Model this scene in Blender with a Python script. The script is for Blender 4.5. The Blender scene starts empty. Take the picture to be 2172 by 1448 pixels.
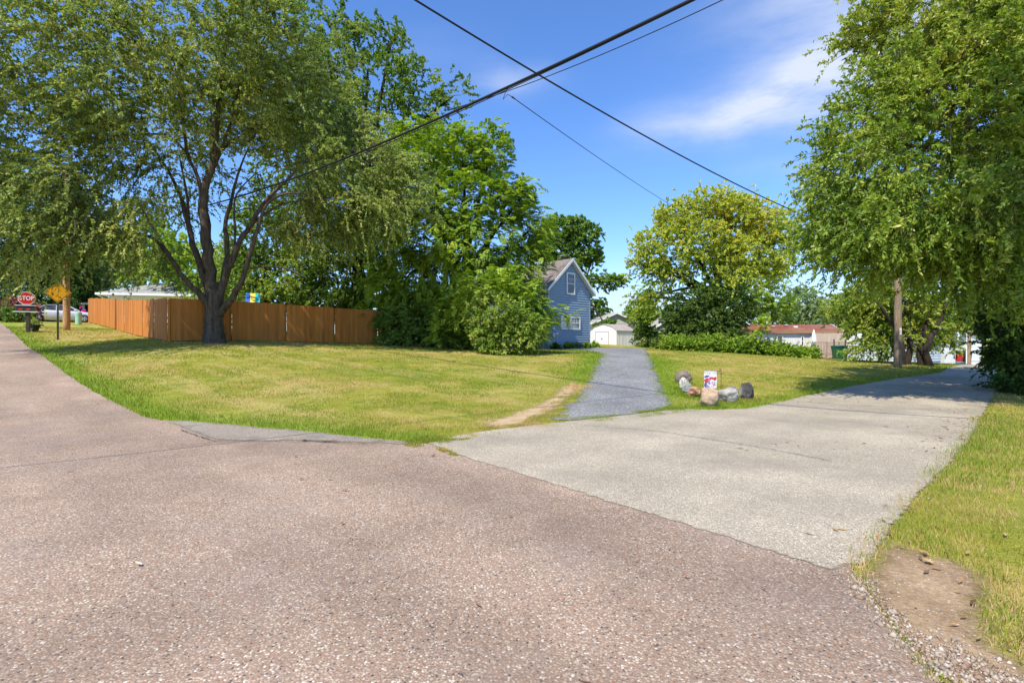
import bpy, math, random
import numpy as np
from mathutils import Vector, Matrix
from mathutils.geometry import delaunay_2d_cdt

# ------------------------------------------------------------------ camera, sky, sun
SC = bpy.context.scene
COL = SC.collection
EYE, FPX, CX, CY = 1.5, 1086.0, 1086.0, 724.0      # eye height; focal length and centre in photograph pixels
cam = bpy.data.cameras.new('camera')
cam.sensor_width = 36.0
cam.lens = 36.0 * FPX / 2172.0
cam.clip_start, cam.clip_end = 0.05, 4000
camo = bpy.data.objects.new('camera', cam)
COL.objects.link(camo)
camo.location = (0, 0, EYE)
camo.rotation_euler = (math.radians(90), 0, 0)
SC.camera = camo

SUN_EL = math.radians(54)
SUN_AZ = (-0.54, -0.84)
_n = math.hypot(*SUN_AZ)
SUN_DIR = Vector((SUN_AZ[0] / _n * math.cos(SUN_EL), SUN_AZ[1] / _n * math.cos(SUN_EL), math.sin(SUN_EL)))
sun = bpy.data.lights.new('sun', 'SUN')
sun.energy = 4.3
sun.angle = math.radians(0.53)
sun.color = (1.0, 0.94, 0.82)
suno = bpy.data.objects.new('sun', sun)
COL.objects.link(suno)
suno.rotation_euler = SUN_DIR.to_track_quat('Z', 'Y').to_euler()
suno.location = (-20, -25, 40)

SC.view_settings.view_transform = 'Standard'
SC.view_settings.look = 'None'
SC.view_settings.exposure = 0.62
SC.view_settings.gamma = 1.0
SC.view_settings.use_curve_mapping = False
SC.render.engine = 'CYCLES'
SC.cycles.max_bounces = 6
SC.cycles.diffuse_bounces = 4
SC.cycles.glossy_bounces = 2
SC.cycles.transmission_bounces = 4
SC.cycles.transparent_max_bounces = 8
SC.cycles.use_denoising = True
SC.cycles.caustics_reflective = False
SC.cycles.caustics_refractive = False


def nmath(nt, op, a, b=None, clamp=False):
    n = nt.nodes.new('ShaderNodeMath'); n.operation = op; n.use_clamp = clamp
    for i, v in enumerate((a, b)):
        if v is None: continue
        if isinstance(v, (int, float)): n.inputs[i].default_value = v
        else: nt.links.new(v, n.inputs[i])
    return n.outputs[0]


def nvec(nt, op, a, b=None):
    n = nt.nodes.new('ShaderNodeVectorMath'); n.operation = op
    for i, v in enumerate((a, b)):
        if v is None: continue
        if isinstance(v, (tuple, list, Vector)): n.inputs[i].default_value = tuple(v)
        else: nt.links.new(v, n.inputs[i])
    return n.outputs['Value'] if op in ('DOT_PRODUCT', 'LENGTH', 'DISTANCE') else n.outputs['Vector']


def nmix(nt, fac, a, b, mode='MIX'):
    n = nt.nodes.new('ShaderNodeMix'); n.data_type = 'RGBA'; n.blend_type = mode
    for s, v in ((n.inputs['Factor'], fac), (n.inputs[6], a), (n.inputs[7], b)):
        if isinstance(v, (int, float)): s.default_value = v
        elif isinstance(v, (tuple, list)): s.default_value = (*v[:3], 1)
        else: nt.links.new(v, s)
    return n.outputs[2]


def nnoise(nt, vec, scale, detail=4, rough=0.55, out='Fac'):
    n = nt.nodes.new('ShaderNodeTexNoise')
    n.inputs['Scale'].default_value = scale; n.inputs['Detail'].default_value = detail
    n.inputs['Roughness'].default_value = rough
    if vec is not None: nt.links.new(vec, n.inputs['Vector'])
    return n.outputs[out]


def nramp(nt, fac, stops, interp='LINEAR'):
    n = nt.nodes.new('ShaderNodeValToRGB'); n.color_ramp.interpolation = interp
    e = n.color_ramp.elements
    while len(e) < len(stops): e.new(0.5)
    for i, (p, c) in enumerate(stops):
        e[i].position = p
        e[i].color = (c, c, c, 1) if isinstance(c, (int, float)) else (*c, 1)
    nt.links.new(fac, n.inputs[0])
    return n.outputs[0]


def nmapping(nt, vec, scale=(1, 1, 1), rot=(0, 0, 0)):
    n = nt.nodes.new('ShaderNodeMapping')
    n.inputs['Scale'].default_value = scale; n.inputs['Rotation'].default_value = rot
    nt.links.new(vec, n.inputs['Vector'])
    return n.outputs[0]


def nalong(nt, p, theta, sx, sy):
    """plan coordinates turned so that x runs along the compass angle theta, then stretched"""
    return nmapping(nt, nmapping(nt, p, rot=(0, 0, -math.radians(theta))), (sx, sy, 1))


def make_world():
    w = bpy.data.worlds.new('World'); SC.world = w; w.use_nodes = True
    nt = w.node_tree; nt.nodes.clear()
    sky = nt.nodes.new('ShaderNodeTexSky'); sky.sky_type = 'NISHITA'; sky.sun_disc = False
    sky.sun_elevation = SUN_EL; sky.sun_rotation = math.atan2(SUN_AZ[0], SUN_AZ[1])
    sky.altitude = 300; sky.air_density = 1.0; sky.dust_density = 0.5; sky.ozone_density = 3.0
    tc = nt.nodes.new('ShaderNodeTexCoord'); d = tc.outputs['Generated']
    # thin summer clouds, laid out by compass direction
    def blob(az, el, su, sv, tilt=0.0):
        a, e = math.radians(az), math.radians(el)
        c = Vector((math.sin(a) * math.cos(e), math.cos(a) * math.cos(e), math.sin(e)))
        east = Vector((math.cos(a), -math.sin(a), 0)); up = c.cross(east) * -1
        t = math.radians(tilt)
        p, q = east * math.cos(t) + up * math.sin(t), up * math.cos(t) - east * math.sin(t)
        wn = nt.nodes.new('ShaderNodeTexNoise'); wn.inputs['Scale'].default_value = 5; wn.inputs['Detail'].default_value = 4
        nt.links.new(d, wn.inputs['Vector'])
        warp = nvec(nt, 'SUBTRACT', wn.outputs['Color'], (0.5, 0.5, 0.5))
        dv = nvec(nt, 'ADD', nvec(nt, 'SUBTRACT', d, c), nvec(nt, 'MULTIPLY', warp, (0.09, 0.09, 0.09)))
        x = nmath(nt, 'MULTIPLY', nvec(nt, 'DOT_PRODUCT', dv, p), 1 / math.radians(su))
        y = nmath(nt, 'MULTIPLY', nvec(nt, 'DOT_PRODUCT', dv, q), 1 / math.radians(sv))
        r = nmath(nt, 'ADD', nmath(nt, 'MULTIPLY', x, x), nmath(nt, 'MULTIPLY', y, y))
        front = nmath(nt, 'GREATER_THAN', nvec(nt, 'DOT_PRODUCT', d, c), 0.5)
        return nmath(nt, 'MULTIPLY', nmath(nt, 'EXPONENT', nmath(nt, 'MULTIPLY', r, -1.0)), front)
    total = None
    for az, el, su, sv, tilt, amt in CLOUDS:
        b = nmath(nt, 'MULTIPLY', blob(az, el, su, sv, tilt), amt)
        total = b if total is None else nmath(nt, 'ADD', total, b)
    streak = nnoise(nt, nmapping(nt, d, (3.0, 1.5, 11.0), (0, 0.12, 0)), 2.2, 8, 0.62)
    streak = nramp(nt, streak, [(0.28, 0.25), (0.7, 1.05)])
    fac = nmath(nt, 'MULTIPLY', total, streak, clamp=True)
    grade = nmix(nt, 1.0, sky.outputs[0], SKY_GRADE, 'MULTIPLY')
    sat = nt.nodes.new('ShaderNodeHueSaturation'); sat.inputs['Saturation'].default_value = SKY_SAT
    nt.links.new(grade, sat.inputs['Color'])
    col = nmix(nt, fac, sat.outputs[0], CLOUD_COL)
    bg = nt.nodes.new('ShaderNodeBackground'); bg.inputs['Strength'].default_value = 0.145
    out = nt.nodes.new('ShaderNodeOutputWorld')
    nt.links.new(col, bg.inputs['Color']); nt.links.new(bg.outputs[0], out.inputs['Surface'])


# azimuth from straight ahead, elevation, half widths, tilt, strength
CLOUDS = [(22.5, 21.8, 7.0, 1.9, 4, 0.95), (31, 23.8, 9, 2.6, 10, 0.75), (0.5, 27.0, 4.0, 1.3, 2, 0.5),
          (33, 31, 9, 6.5, 25, 0.6), (43, 27, 9, 7, 10, 0.5), (29, 17.0, 5, 0.9, 2, 0.25), (-9, 29, 5, 2.0, 8, 0.12),
          (25, 3, 24, 4.5, 0, 0.6), (13, 3, 6, 4, 0, 0.5)]
SKY_GRADE = (0.86, 0.97, 1.20)
SKY_SAT = 1.08
CLOUD_COL = (3.4, 3.8, 4.7)
make_world()

# ------------------------------------------------------------------ lie of the land
CTRL = np.array([
    (0, 0, 0), (0, 3, 0), (-4, 4, 0), (4, 4, 0), (0, 7.5, 0), (-6, -4, 0), (6, -4, 0), (0, -6, 0), (-3.5, 7.8, 0), (3, 9, 0),
    (-7.2, 10.1, 0.03), (-11.5, 13.5, .45), (-15.5, 17, .92), (-18.9, 20, 1.26), (-24.7, 25.3, 1.95), (-36, 35, 2.85),
    (-11.7, 4.8, .08), (-16, 8.2, .48), (-20, 11.7, .94), (-23.4, 14.7, 1.26), (-29, 20, 1.95), (-41, 30, 2.85),
    (-14.4, 21.4, 1.5), (-31.6, 38.2, 2.9), (-8.1, 26.9, 1.38), (-12.8, 22, 1.46), (-38, 43, 3.1),
    (-0.5, 21, .82), (4.4, 14.3, .1), (4.2, 17, .31), (4.2, 22, .72), (4.2, 27.4, .95), (4.2, 33, 1.04),
    (2.3, 33, 1.0), (5.4, 36, 1.07), (12, 50, 1.05), (9, 60, 1.0), (5, 13, 0), (12, 32, .85), (16.9, 28, .5),
    (17.3, 23, .36), (17.5, 21, .2), (4.06, 11.2, 0), (9, 15, .03), (6.75, 7.5, 0), (14.5, 15.4, 0),
    (33, 35, -.2), (44, 48, -.85), (60, 62, -.95), (80, 80, -.8), (8, 4, .05), (14, 9, .08), (25, 18, .2), (12, -2, 0),
    (22, 50, -.1), (31, 50, -.4), (20, 40, .3), (46, 54, -.95), (0, 75, 1.0), (-20, 60, 2.2), (40, 80, -.6),
    (-60, 60, 3.6), (-60, 30, 3.3), (0, 110, .8), (-80, 100, 3.2), (110, 100, -.6), (120, 40, -.4), (60, -20, 0), (-50, -30, 1.5), (0, -50, 0),
])


def _U(r2):
    return np.where(r2 > 1e-9, 0.5 * r2 * np.log(np.maximum(r2, 1e-9)), 0.0)


def _fit():
    X, z = CTRL[:, :2] / 10.0, CTRL[:, 2]
    n = len(X)
    K = _U(((X[:, None] - X[None]) ** 2).sum(-1)) + np.eye(n) * 0.02
    Pm = np.c_[np.ones(n), X]
    A = np.zeros((n + 3, n + 3)); A[:n, :n] = K; A[:n, n:] = Pm; A[n:, :n] = Pm.T
    return np.linalg.solve(A, np.r_[z, np.zeros(3)])


_W = _fit()


def H(x, y):
    x = np.asarray(x, float); y = np.asarray(y, float)
    shp = np.broadcast(x, y).shape
    q = np.stack([np.broadcast_to(x, shp).ravel(), np.broadcast_to(y, shp).ravel()], 1) / 10.0
    X = CTRL[:, :2] / 10.0
    n = len(X)
    o = np.zeros(len(q))
    for s in range(0, len(q), 20000):
        c = q[s:s + 20000]
        o[s:s + 20000] = _U(((c[:, None] - X[None]) ** 2).sum(-1)) @ _W[:n] + _W[n] + c @ _W[n + 1:]
    r = np.hypot(q[:, 0], q[:, 1]) * 10
    t = np.clip((r - 85) / 70, 0, 1); t = t * t * (3 - 2 * t)
    o = o * (1 - t) + 0.2 * t
    return o.reshape(shp)


def h1(x, y): return float(H(x, y))


def P(px, py, D):
    return Vector(((px - CX) / FPX * D, D, EYE + (CY - py) / FPX * D))


_DS = np.concatenate([np.arange(1.6, 60, 0.05), np.arange(60, 200, 0.5)])


def G(px, py):
    dx, dz = (px - CX) / FPX, (CY - py) / FPX
    g = EYE + dz * _DS - H(dx * _DS, _DS)
    k = np.nonzero(g <= 0)[0]
    D = _DS[-1] if len(k) == 0 else _DS[k[0]]
    if len(k) and k[0] > 0:
        a, b = g[k[0] - 1], g[k[0]]
        D = _DS[k[0] - 1] + (_DS[k[0]] - _DS[k[0] - 1]) * a / (a - b)
    return Vector((dx * D, D, h1(dx * D, D)))


def on(x, y, dz=0.0): return Vector((x, y, h1(x, y) + dz))


# ------------------------------------------------------------------ builders
class MB:
    def __init__(self): self.v = []; self.f = []; self.m = []; self.cm = 0

    def face(self, *pts):
        b = len(self.v); self.v += [tuple(p) for p in pts]; self.f.append(tuple(range(b, b + len(pts)))); self.m.append(self.cm)

    def box(self, x0, x1, y0, y1, z0, z1, T=None):
        c = [Vector((x, y, z)) for z in (z0, z1) for y in (y0, y1) for x in (x0, x1)]
        if T: c = [T @ p for p in c]
        b = len(self.v); self.v += [tuple(p) for p in c]
        for q in ((0, 2, 3, 1), (4, 5, 7, 6), (0, 1, 5, 4), (2, 6, 7, 3), (0, 4, 6, 2), (1, 3, 7, 5)):
            self.f.append(tuple(b + i for i in q)); self.m.append(self.cm)

    def bar(self, a, b, w, t, up=(0, 0, 1)):
        a, b = Vector(a), Vector(b); d = (b - a).normalized(); s = d.cross(Vector(up))
        if s.length < 1e-4: s = d.cross(Vector((0, 1, 0)))
        s.normalize(); n = s.cross(d)
        k = len(self.v)
        for p in (a, b):
            for i, j in ((-1, -1), (1, -1), (1, 1), (-1, 1)):
                self.v.append(tuple(p + s * (w / 2 * i) + n * (t / 2 * j)))
        for q in ((3, 2, 1, 0), (4, 5, 6, 7), (0, 1, 5, 4), (1, 2, 6, 5), (2, 3, 7, 6), (3, 0, 4, 7)):
            self.f.append(tuple(k + i for i in q)); self.m.append(self.cm)

    def tube(self, pts, rad, n=8, caps=True, wob=0.0, rnd=None):
        pts = [Vector(p) for p in pts]
        if isinstance(rad, (int, float)): rad = [rad] * len(pts)
        base = len(self.v)
        d0 = (pts[1] - pts[0]).normalized()
        s = d0.cross(Vector((0.31, 0.95, 0.05)))
        if s.length < 0.1: s = d0.cross(Vector((1, 0, 0)))
        s.normalize()
        for i, p in enumerate(pts):
            d = (pts[min(i + 1, len(pts) - 1)] - pts[max(i - 1, 0)])
            d = d.normalized() if d.length > 1e-6 else d0
            s = s - d * s.dot(d); s.normalize(); t = d.cross(s)
            for k in range(n):
                a = 2 * math.pi * k / n
                r = rad[i] * (1 + (rnd.uniform(-wob, wob) if wob else 0))
                self.v.append(tuple(p + s * (math.cos(a) * r) + t * (math.sin(a) * r)))
        for i in range(len(pts) - 1):
            for k in range(n):
                a, b = base + i * n + k, base + i * n + (k + 1) % n
                self.f.append((a, b, b + n, a + n)); self.m.append(self.cm)
        if caps:
            self.f.append(tuple(base + k for k in reversed(range(n)))); self.m.append(self.cm)
            e = base + (len(pts) - 1) * n
            self.f.append(tuple(e + k for k in range(n))); self.m.append(self.cm)

    def lathe(self, prof, n=16, c=(0, 0, 0), T=None):
        base = len(self.v); c = Vector(c)
        for r, z in prof:
            for k in range(n):
                a = 2 * math.pi * k / n
                p = c + Vector((r * math.cos(a), r * math.sin(a), z))
                self.v.append(tuple(T @ p if T else p))
        for i in range(len(prof) - 1):
            for k in range(n):
                a, b = base + i * n + k, base + i * n + (k + 1) % n
                self.f.append((a, b, b + n, a + n)); self.m.append(self.cm)
        self.f.append(tuple(base + k for k in reversed(range(n)))); self.m.append(self.cm)
        e = base + (len(prof) - 1) * n
        self.f.append(tuple(e + k for k in range(n))); self.m.append(self.cm)

    def prism(self, poly, a, b, axis='y'):
        """outline in the (x, z) plane pushed from y=a to y=b"""
        k = len(self.v); n = len(poly)
        for y in (a, b):
            for x, z in poly: self.v.append((x, y, z) if axis == 'y' else (y, x, z))
        self.f.append(tuple(range(k, k + n))); self.m.append(self.cm)
        self.f.append(tuple(reversed(range(k + n, k + 2 * n)))); self.m.append(self.cm)
        for i in range(n):
            j = (i + 1) % n
            self.f.append((k + j, k + i, k + n + i, k + n + j)); self.m.append(self.cm)

    def build(self, name, mats, parent=None, smooth=False, bevel=0.0, loc=None, fix=True):
        me = bpy.data.meshes.new(name)
        me.from_pydata(self.v, [], self.f)
        if not isinstance(mats, (list, tuple)): mats = [mats]
        for m in mats: me.materials.append(m)
        if len(mats) > 1: me.polygons.foreach_set('material_index', self.m)
        if smooth: me.polygons.foreach_set('use_smooth', [True] * len(me.polygons))
        if fix:
            import bmesh
            bm = bmesh.new(); bm.from_mesh(me)
            bmesh.ops.recalc_face_normals(bm, faces=bm.faces)
            bm.to_mesh(me); bm.free()
        me.update()
        o = bpy.data.objects.new(name, me); COL.objects.link(o)
        if parent: o.parent = parent
        if loc is not None: o.location = loc
        if bevel:
            md = o.modifiers.new('bevel', 'BEVEL'); md.width = bevel; md.segments = 2; md.limit_method = 'ANGLE'
        return o


def tag(o, label, cat=None, group=None, kind=None):
    if label: o['label'] = label
    if cat: o['category'] = cat
    if group: o['group'] = group
    if kind: o['kind'] = kind
    return o


def thing(name, label, cat, loc=(0, 0, 0), rz=0.0, group=None):
    o = bpy.data.objects.new(name, None); COL.objects.link(o)
    o.empty_display_size = 0.2
    o.location = loc; o.rotation_euler = (0, 0, rz)
    return tag(o, label, cat, group)


def mesh_np(name, v, quads, mat, attr=None, parent=None, loc=None, smooth=False):
    """quads (n,4) or triangles (n,3) straight from arrays; attr = {name: one value per face}"""
    me = bpy.data.meshes.new(name)
    k = quads.shape[1]; nf = len(quads)
    me.vertices.add(len(v)); me.vertices.foreach_set('co', np.asarray(v, np.float32).ravel())
    me.loops.add(nf * k); me.loops.foreach_set('vertex_index', quads.astype(np.int32).ravel())
    me.polygons.add(nf)
    me.polygons.foreach_set('loop_start', np.arange(0, nf * k, k, dtype=np.int32))
    me.polygons.foreach_set('loop_total', np.full(nf, k, np.int32))
    if smooth: me.polygons.foreach_set('use_smooth', np.ones(nf, bool))
    me.update(calc_edges=True)
    for n, a in (attr or {}).items():
        at = me.attributes.new(n, 'FLOAT', 'FACE' if len(a) == nf and len(a) != len(v) else 'POINT')
        at.data.foreach_set('value', np.asarray(a, np.float32))
    me.materials.append(mat)
    o = bpy.data.objects.new(name, me); COL.objects.link(o)
    if parent: o.parent = parent
    if loc is not None: o.location = loc
    return o


# ------------------------------------------------------------------ materials
def new_mat(name):
    m = bpy.data.materials.new(name); m.use_nodes = True
    nt = m.node_tree; b = nt.nodes['Principled BSDF']
    return m, nt, b


def obco(nt):
    return nt.nodes.new('ShaderNodeTexCoord').outputs['Object']


def wpos(nt):
    return nt.nodes.new('ShaderNodeNewGeometry').outputs['Position']


def bump(nt, b, height, strength=0.3, dist=0.02):
    n = nt.nodes.new('ShaderNodeBump'); n.inputs['Strength'].default_value = strength; n.inputs['Distance'].default_value = dist
    nt.links.new(height, n.inputs['Height']); nt.links.new(n.outputs[0], b.inputs['Normal'])


def plain(name, col, rough=0.6, var=0.12, scale=6.0, spec=0.3, metal=0.0, bmp=0.0, dirt=None, stretch=(1, 1, 1)):
    """paint, metal, wood: one colour with blotches of wear"""
    m, nt, b = new_mat(name)
    co = nmapping(nt, obco(nt), stretch)
    n1 = nnoise(nt, co, scale, 5)
    lo = tuple(c * (1 - var) for c in col); hi = tuple(min(1, c * (1 + var)) for c in col)
    c = nramp(nt, n1, [(0.3, lo), (0.7, hi)])
    if dirt:
        n2 = nnoise(nt, co, scale * 0.45, 6, 0.65)
        c = nmix(nt, nramp(nt, n2, [(0.5, 0.0), (0.75, dirt[1])]), c, dirt[0])
    nt.links.new(c, b.inputs['Base Color'])
    b.inputs['Roughness'].default_value = rough; b.inputs['Metallic'].default_value = metal
    b.inputs['Specular IOR Level'].default_value = spec
    if bmp: bump(nt, b, nnoise(nt, co, scale * 8, 3), bmp, 0.01)
    return m


LEAF_GAIN = 3.0


def leaf_mat(name, stops, trans=0.40, rough=0.5, spec=0.25, gain=None):
    k = LEAF_GAIN if gain is None else gain
    stops = [(p, (c[0] * k * 1.2, c[1] * k, c[2] * k * 1.4)) for p, c in stops]
    m, nt, b = new_mat(name)
    a = nt.nodes.new('ShaderNodeAttribute'); a.attribute_name = 'tint'
    c = nramp(nt, a.outputs['Fac'], stops)
    nt.links.new(c, b.inputs['Base Color'])
    b.inputs['Roughness'].default_value = rough; b.inputs['Specular IOR Level'].default_value = spec
    tr = nt.nodes.new('ShaderNodeBsdfTranslucent')
    warm = nmix(nt, 1.0, c, (1.25, 1.3, 0.6), 'MULTIPLY')
    nt.links.new(warm, tr.inputs['Color'])
    mx = nt.nodes.new('ShaderNodeMixShader'); mx.inputs[0].default_value = trans
    out = nt.nodes['Material Output']
    nt.links.new(b.outputs[0], mx.inputs[1]); nt.links.new(tr.outputs[0], mx.inputs[2])
    nt.links.new(mx.outputs[0], out.inputs['Surface'])
    return m


def bark_mat(name, dark, light, scale=9.0):
    m, nt, b = new_mat(name)
    co = nmapping(nt, obco(nt), (1, 1, 0.18))
    n1 = nnoise(nt, co, scale, 6, 0.65)
    c = nramp(nt, n1, [(0.3, dark), (0.68, light)])
    c = nmix(nt, nramp(nt, nnoise(nt, obco(nt), 1.3, 4), [(0.45, 0.0), (0.7, 0.5)]), c, tuple(x * 0.6 for x in light))
    nt.links.new(c, b.inputs['Base Color']); b.inputs['Roughness'].default_value = 0.9
    b.inputs['Specular IOR Level'].default_value = 0.15
    bump(nt, b, n1, 0.9, 0.05)
    return m


def chip_mat(name, binder, stones, size, patch=None, edge_noise=None, bump_s=0.4, big=0.25, track=None):
    """pavement of crushed stone: every stone its own colour"""
    m, nt, b = new_mat(name)
    p = wpos(nt)
    vo = nt.nodes.new('ShaderNodeTexVoronoi'); vo.inputs['Scale'].default_value = 1.0 / size
    vo.inputs['Randomness'].default_value = 1.0
    warp = nvec(nt, 'MULTIPLY', nvec(nt, 'SUBTRACT', nnoise(nt, p, 30, 2, 0.5, 'Color'), (.5, .5, .5)), (0.02, 0.02, 0.0))
    nt.links.new(nvec(nt, 'ADD', p, warp), vo.inputs['Vector'])
    sep = nt.nodes.new('ShaderNodeSeparateColor'); nt.links.new(vo.outputs['Color'], sep.inputs[0])
    c = nramp(nt, sep.outputs[0], stones, 'CONSTANT')
    gap = nramp(nt, vo.outputs['Distance'], [(0.42, 0.0), (0.62, 1.0)])
    c = nmix(nt, gap, c, binder)
    fine = nnoise(nt, p, 140, 2)
    c = nmix(nt, 1.0, c, nramp(nt, fine, [(0.3, 0.78), (0.7, 1.2)]), 'MULTIPLY')
    large = nnoise(nt, p, 0.55, 5, 0.6)
    c = nmix(nt, 1.0, c, nramp(nt, large, [(0.3, 1 - big), (0.7, 1 + big * 0.7)]), 'MULTIPLY')
    if track:     # wheel paths worn along the road
        t = nnoise(nt, nalong(nt, p, track, 0.05, 0.75), 1.0, 3, 0.5)
        c = nmix(nt, 1.0, c, nramp(nt, t, [(0.36, 0.88), (0.62, 1.08)]), 'MULTIPLY')
    if patch:
        for pc, sc, lo, hi, amt in patch:
            c = nmix(nt, nramp(nt, nnoise(nt, p, sc, 6, 0.65), [(lo, 0.0), (hi, amt)]), c, pc)
    nt.links.new(c, b.inputs['Base Color'])
    b.inputs['Roughness'].default_value = 0.85; b.inputs['Specular IOR Level'].default_value = 0.25
    bump(nt, b, nmath(nt, 'ADD', vo.outputs['Distance'], nmath(nt, 'MULTIPLY', fine, 0.4)), bump_s, -0.01)
    if edge_noise:
        ragged(m, nt, b, *edge_noise)
    return m


def ragged(m, nt, b, amp, scale, soft=0.02):
    """the sheet gives out in an uneven line at its edge: attribute 'rim' is the distance from the outline in metres"""
    p = wpos(nt)
    at = nt.nodes.new('ShaderNodeAttribute'); at.attribute_name = 'rim'
    n = nmath(nt, 'MULTIPLY', nmath(nt, 'SUBTRACT', nnoise(nt, p, scale, 5, 0.65), 0.32), amp)
    fine = nmath(nt, 'MULTIPLY', nmath(nt, 'SUBTRACT', nnoise(nt, p, 55, 3, 0.7), 0.5), soft * 1.6)
    a = nmath(nt, 'MULTIPLY', nmath(nt, 'ADD', nmath(nt, 'SUBTRACT', at.outputs['Fac'], n), fine), 1.0 / soft, clamp=True)
    nt.links.new(a, b.inputs['Alpha'])


LAWN = dict(g1=(0.175, 0.215, 0.022), g2=(0.310, 0.295, 0.045), straw=(0.47, 0.37, 0.13))


def lawn_mat(name):
    m, nt, b = new_mat(name)
    p = wpos(nt)
    n1 = nnoise(nt, p, 0.28, 5, 0.6); n2 = nnoise(nt, p, 1.7, 5, 0.65); n3 = nnoise(nt, p, 16, 4, 0.7)
    c = nramp(nt, nmath(nt, 'ADD', nmath(nt, 'MULTIPLY', n1, 0.6), nmath(nt, 'MULTIPLY', n2, 0.4)),
              [(0.38, LAWN['g1']), (0.50, LAWN['g2']), (0.61, LAWN['straw'])])
    mow = nnoise(nt, nalong(nt, p, 140, 0.07, 1.5), 1.0, 3)
    c = nmix(nt, nramp(nt, mow, [(0.5, 0.0), (0.62, 0.6)]), c, LAWN['straw'])
    c = nmix(nt, nramp(nt, nnoise(nt, p, 0.9, 6, 0.7), [(0.56, 0.0), (0.70, 0.75)]), c, (0.42, 0.27, 0.10))
    c = nmix(nt, nramp(nt, nnoise(nt, nvec(nt, 'ADD', p, (31, 7, 0)), 1.3, 6, 0.7), [(0.55, 0.0), (0.68, 0.8)]), c, (0.13, 0.21, 0.02))
    c = nmix(nt, 1.0, c, nramp(nt, n3, [(0.25, 0.74), (0.75, 1.2)]), 'MULTIPLY')
    c = nmix(nt, 1.0, c, nramp(nt, nnoise(nt, p, 70, 2), [(0.3, 0.75), (0.7, 1.2)]), 'MULTIPLY')
    nt.links.new(c, b.inputs['Base Color']); b.inputs['Roughness'].default_value = 0.9
    b.inputs['Specular IOR Level'].default_value = 0.1
    bump(nt, b, nmath(nt, 'ADD', n3, nmath(nt, 'MULTIPLY', nnoise(nt, p, 60, 2), 0.7)), 0.7, 0.06)
    return m


def soil_mat(name, a, c2, edge=(0.5, 3.0), peb=0.35):
    m, nt, b = new_mat(name)
    p = wpos(nt)
    n1 = nnoise(nt, p, 2.2, 7, 0.68); n2 = nnoise(nt, p, 45, 4, 0.7)
    c = nramp(nt, n1, [(0.32, a), (0.68, c2)])
    c = nmix(nt, 1.0, c, nramp(nt, n2, [(0.3, 0.7), (0.7, 1.25)]), 'MULTIPLY')
    vo = nt.nodes.new('ShaderNodeTexVoronoi'); vo.inputs['Scale'].default_value = 60; nt.links.new(p, vo.inputs['Vector'])
    sep = nt.nodes.new('ShaderNodeSeparateColor'); nt.links.new(vo.outputs['Color'], sep.inputs[0])
    st = nmath(nt, 'MULTIPLY', nmath(nt, 'GREATER_THAN', sep.outputs[1], 1 - peb * 0.4), nmath(nt, 'LESS_THAN', vo.outputs['Distance'], 0.35))
    c = nmix(nt, st, c, nramp(nt, sep.outputs[0], [(0.0, (0.5, 0.45, 0.4)), (0.5, (0.25, 0.18, 0.13)), (0.9, (0.62, 0.58, 0.54))]))
    nt.links.new(c, b.inputs['Base Color']); b.inputs['Roughness'].default_value = 0.95
    b.inputs['Specular IOR Level'].default_value = 0.1
    bump(nt, b, nmath(nt, 'ADD', n2, n1), 0.6, 0.04)
    ragged(m, nt, b, *edge)
    return m


M = {}
M['leaf_elm'] = leaf_mat('elm_leaf', [(0.0, (0.030, 0.054, 0.011)), (0.45, (0.070, 0.104, 0.018)), (0.8, (0.120, 0.154, 0.030)), (1.0, (0.160, 0.174, 0.052))], gain=3.3)
M['leaf_back'] = leaf_mat('back_tree_leaf', [(0.0, (0.022, 0.052, 0.007)), (0.5, (0.048, 0.092, 0.010)), (1.0, (0.105, 0.150, 0.020))])
M['leaf_walnut'] = leaf_mat('walnut_leaf', [(0.0, (0.034, 0.070, 0.006)), (0.5, (0.072, 0.125, 0.010)), (1.0, (0.140, 0.200, 0.018))], gain=3.1)
M['leaf_shrub'] = leaf_mat('shrub_leaf', [(0.0, (0.05, 0.10, 0.010)), (0.5, (0.100, 0.165, 0.018)), (1.0, (0.17, 0.22, 0.04))], gain=2.3)
M['leaf_near'] = leaf_mat('overhanging_leaf', [(0.0, (0.030, 0.065, 0.006)), (0.5, (0.075, 0.120, 0.010)), (0.85, (0.122, 0.158, 0.022)), (1.0, (0.155, 0.175, 0.032))], rough=0.42, spec=0.35, gain=3.0)
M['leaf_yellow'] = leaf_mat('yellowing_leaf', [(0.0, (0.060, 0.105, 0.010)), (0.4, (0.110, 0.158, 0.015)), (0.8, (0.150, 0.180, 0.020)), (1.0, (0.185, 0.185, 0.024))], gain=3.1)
M['leaf_oak'] = leaf_mat('oak_leaf', [(0.0, (0.022, 0.058, 0.008)), (0.5, (0.045, 0.092, 0.012)), (1.0, (0.085, 0.140, 0.020))])
M['leaf_dark'] = leaf_mat('dark_leaf', [(0.0, (0.016, 0.040, 0.006)), (0.5, (0.034, 0.070, 0.009)), (1.0, (0.070, 0.115, 0.016))], gain=2.2)
M['leaf_vine'] = leaf_mat('vine_leaf', [(0.0, (0.040, 0.095, 0.007)), (0.5, (0.085, 0.160, 0.012)), (1.0, (0.15, 0.22, 0.02))], gain=2.2)
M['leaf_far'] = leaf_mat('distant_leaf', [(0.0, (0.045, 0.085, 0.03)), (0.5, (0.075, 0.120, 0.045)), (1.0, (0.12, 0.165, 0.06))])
M['leaf_barberry'] = leaf_mat('purple_leaf', [(0.0, (0.045, 0.020, 0.018)), (0.5, (0.09, 0.04, 0.03)), (1.0, (0.14, 0.07, 0.04))])
M['petal_pink'] = leaf_mat('pink_petal', [(0.0, (0.45, 0.02, 0.25)), (1.0, (0.75, 0.10, 0.5))], gain=1.0)
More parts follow.
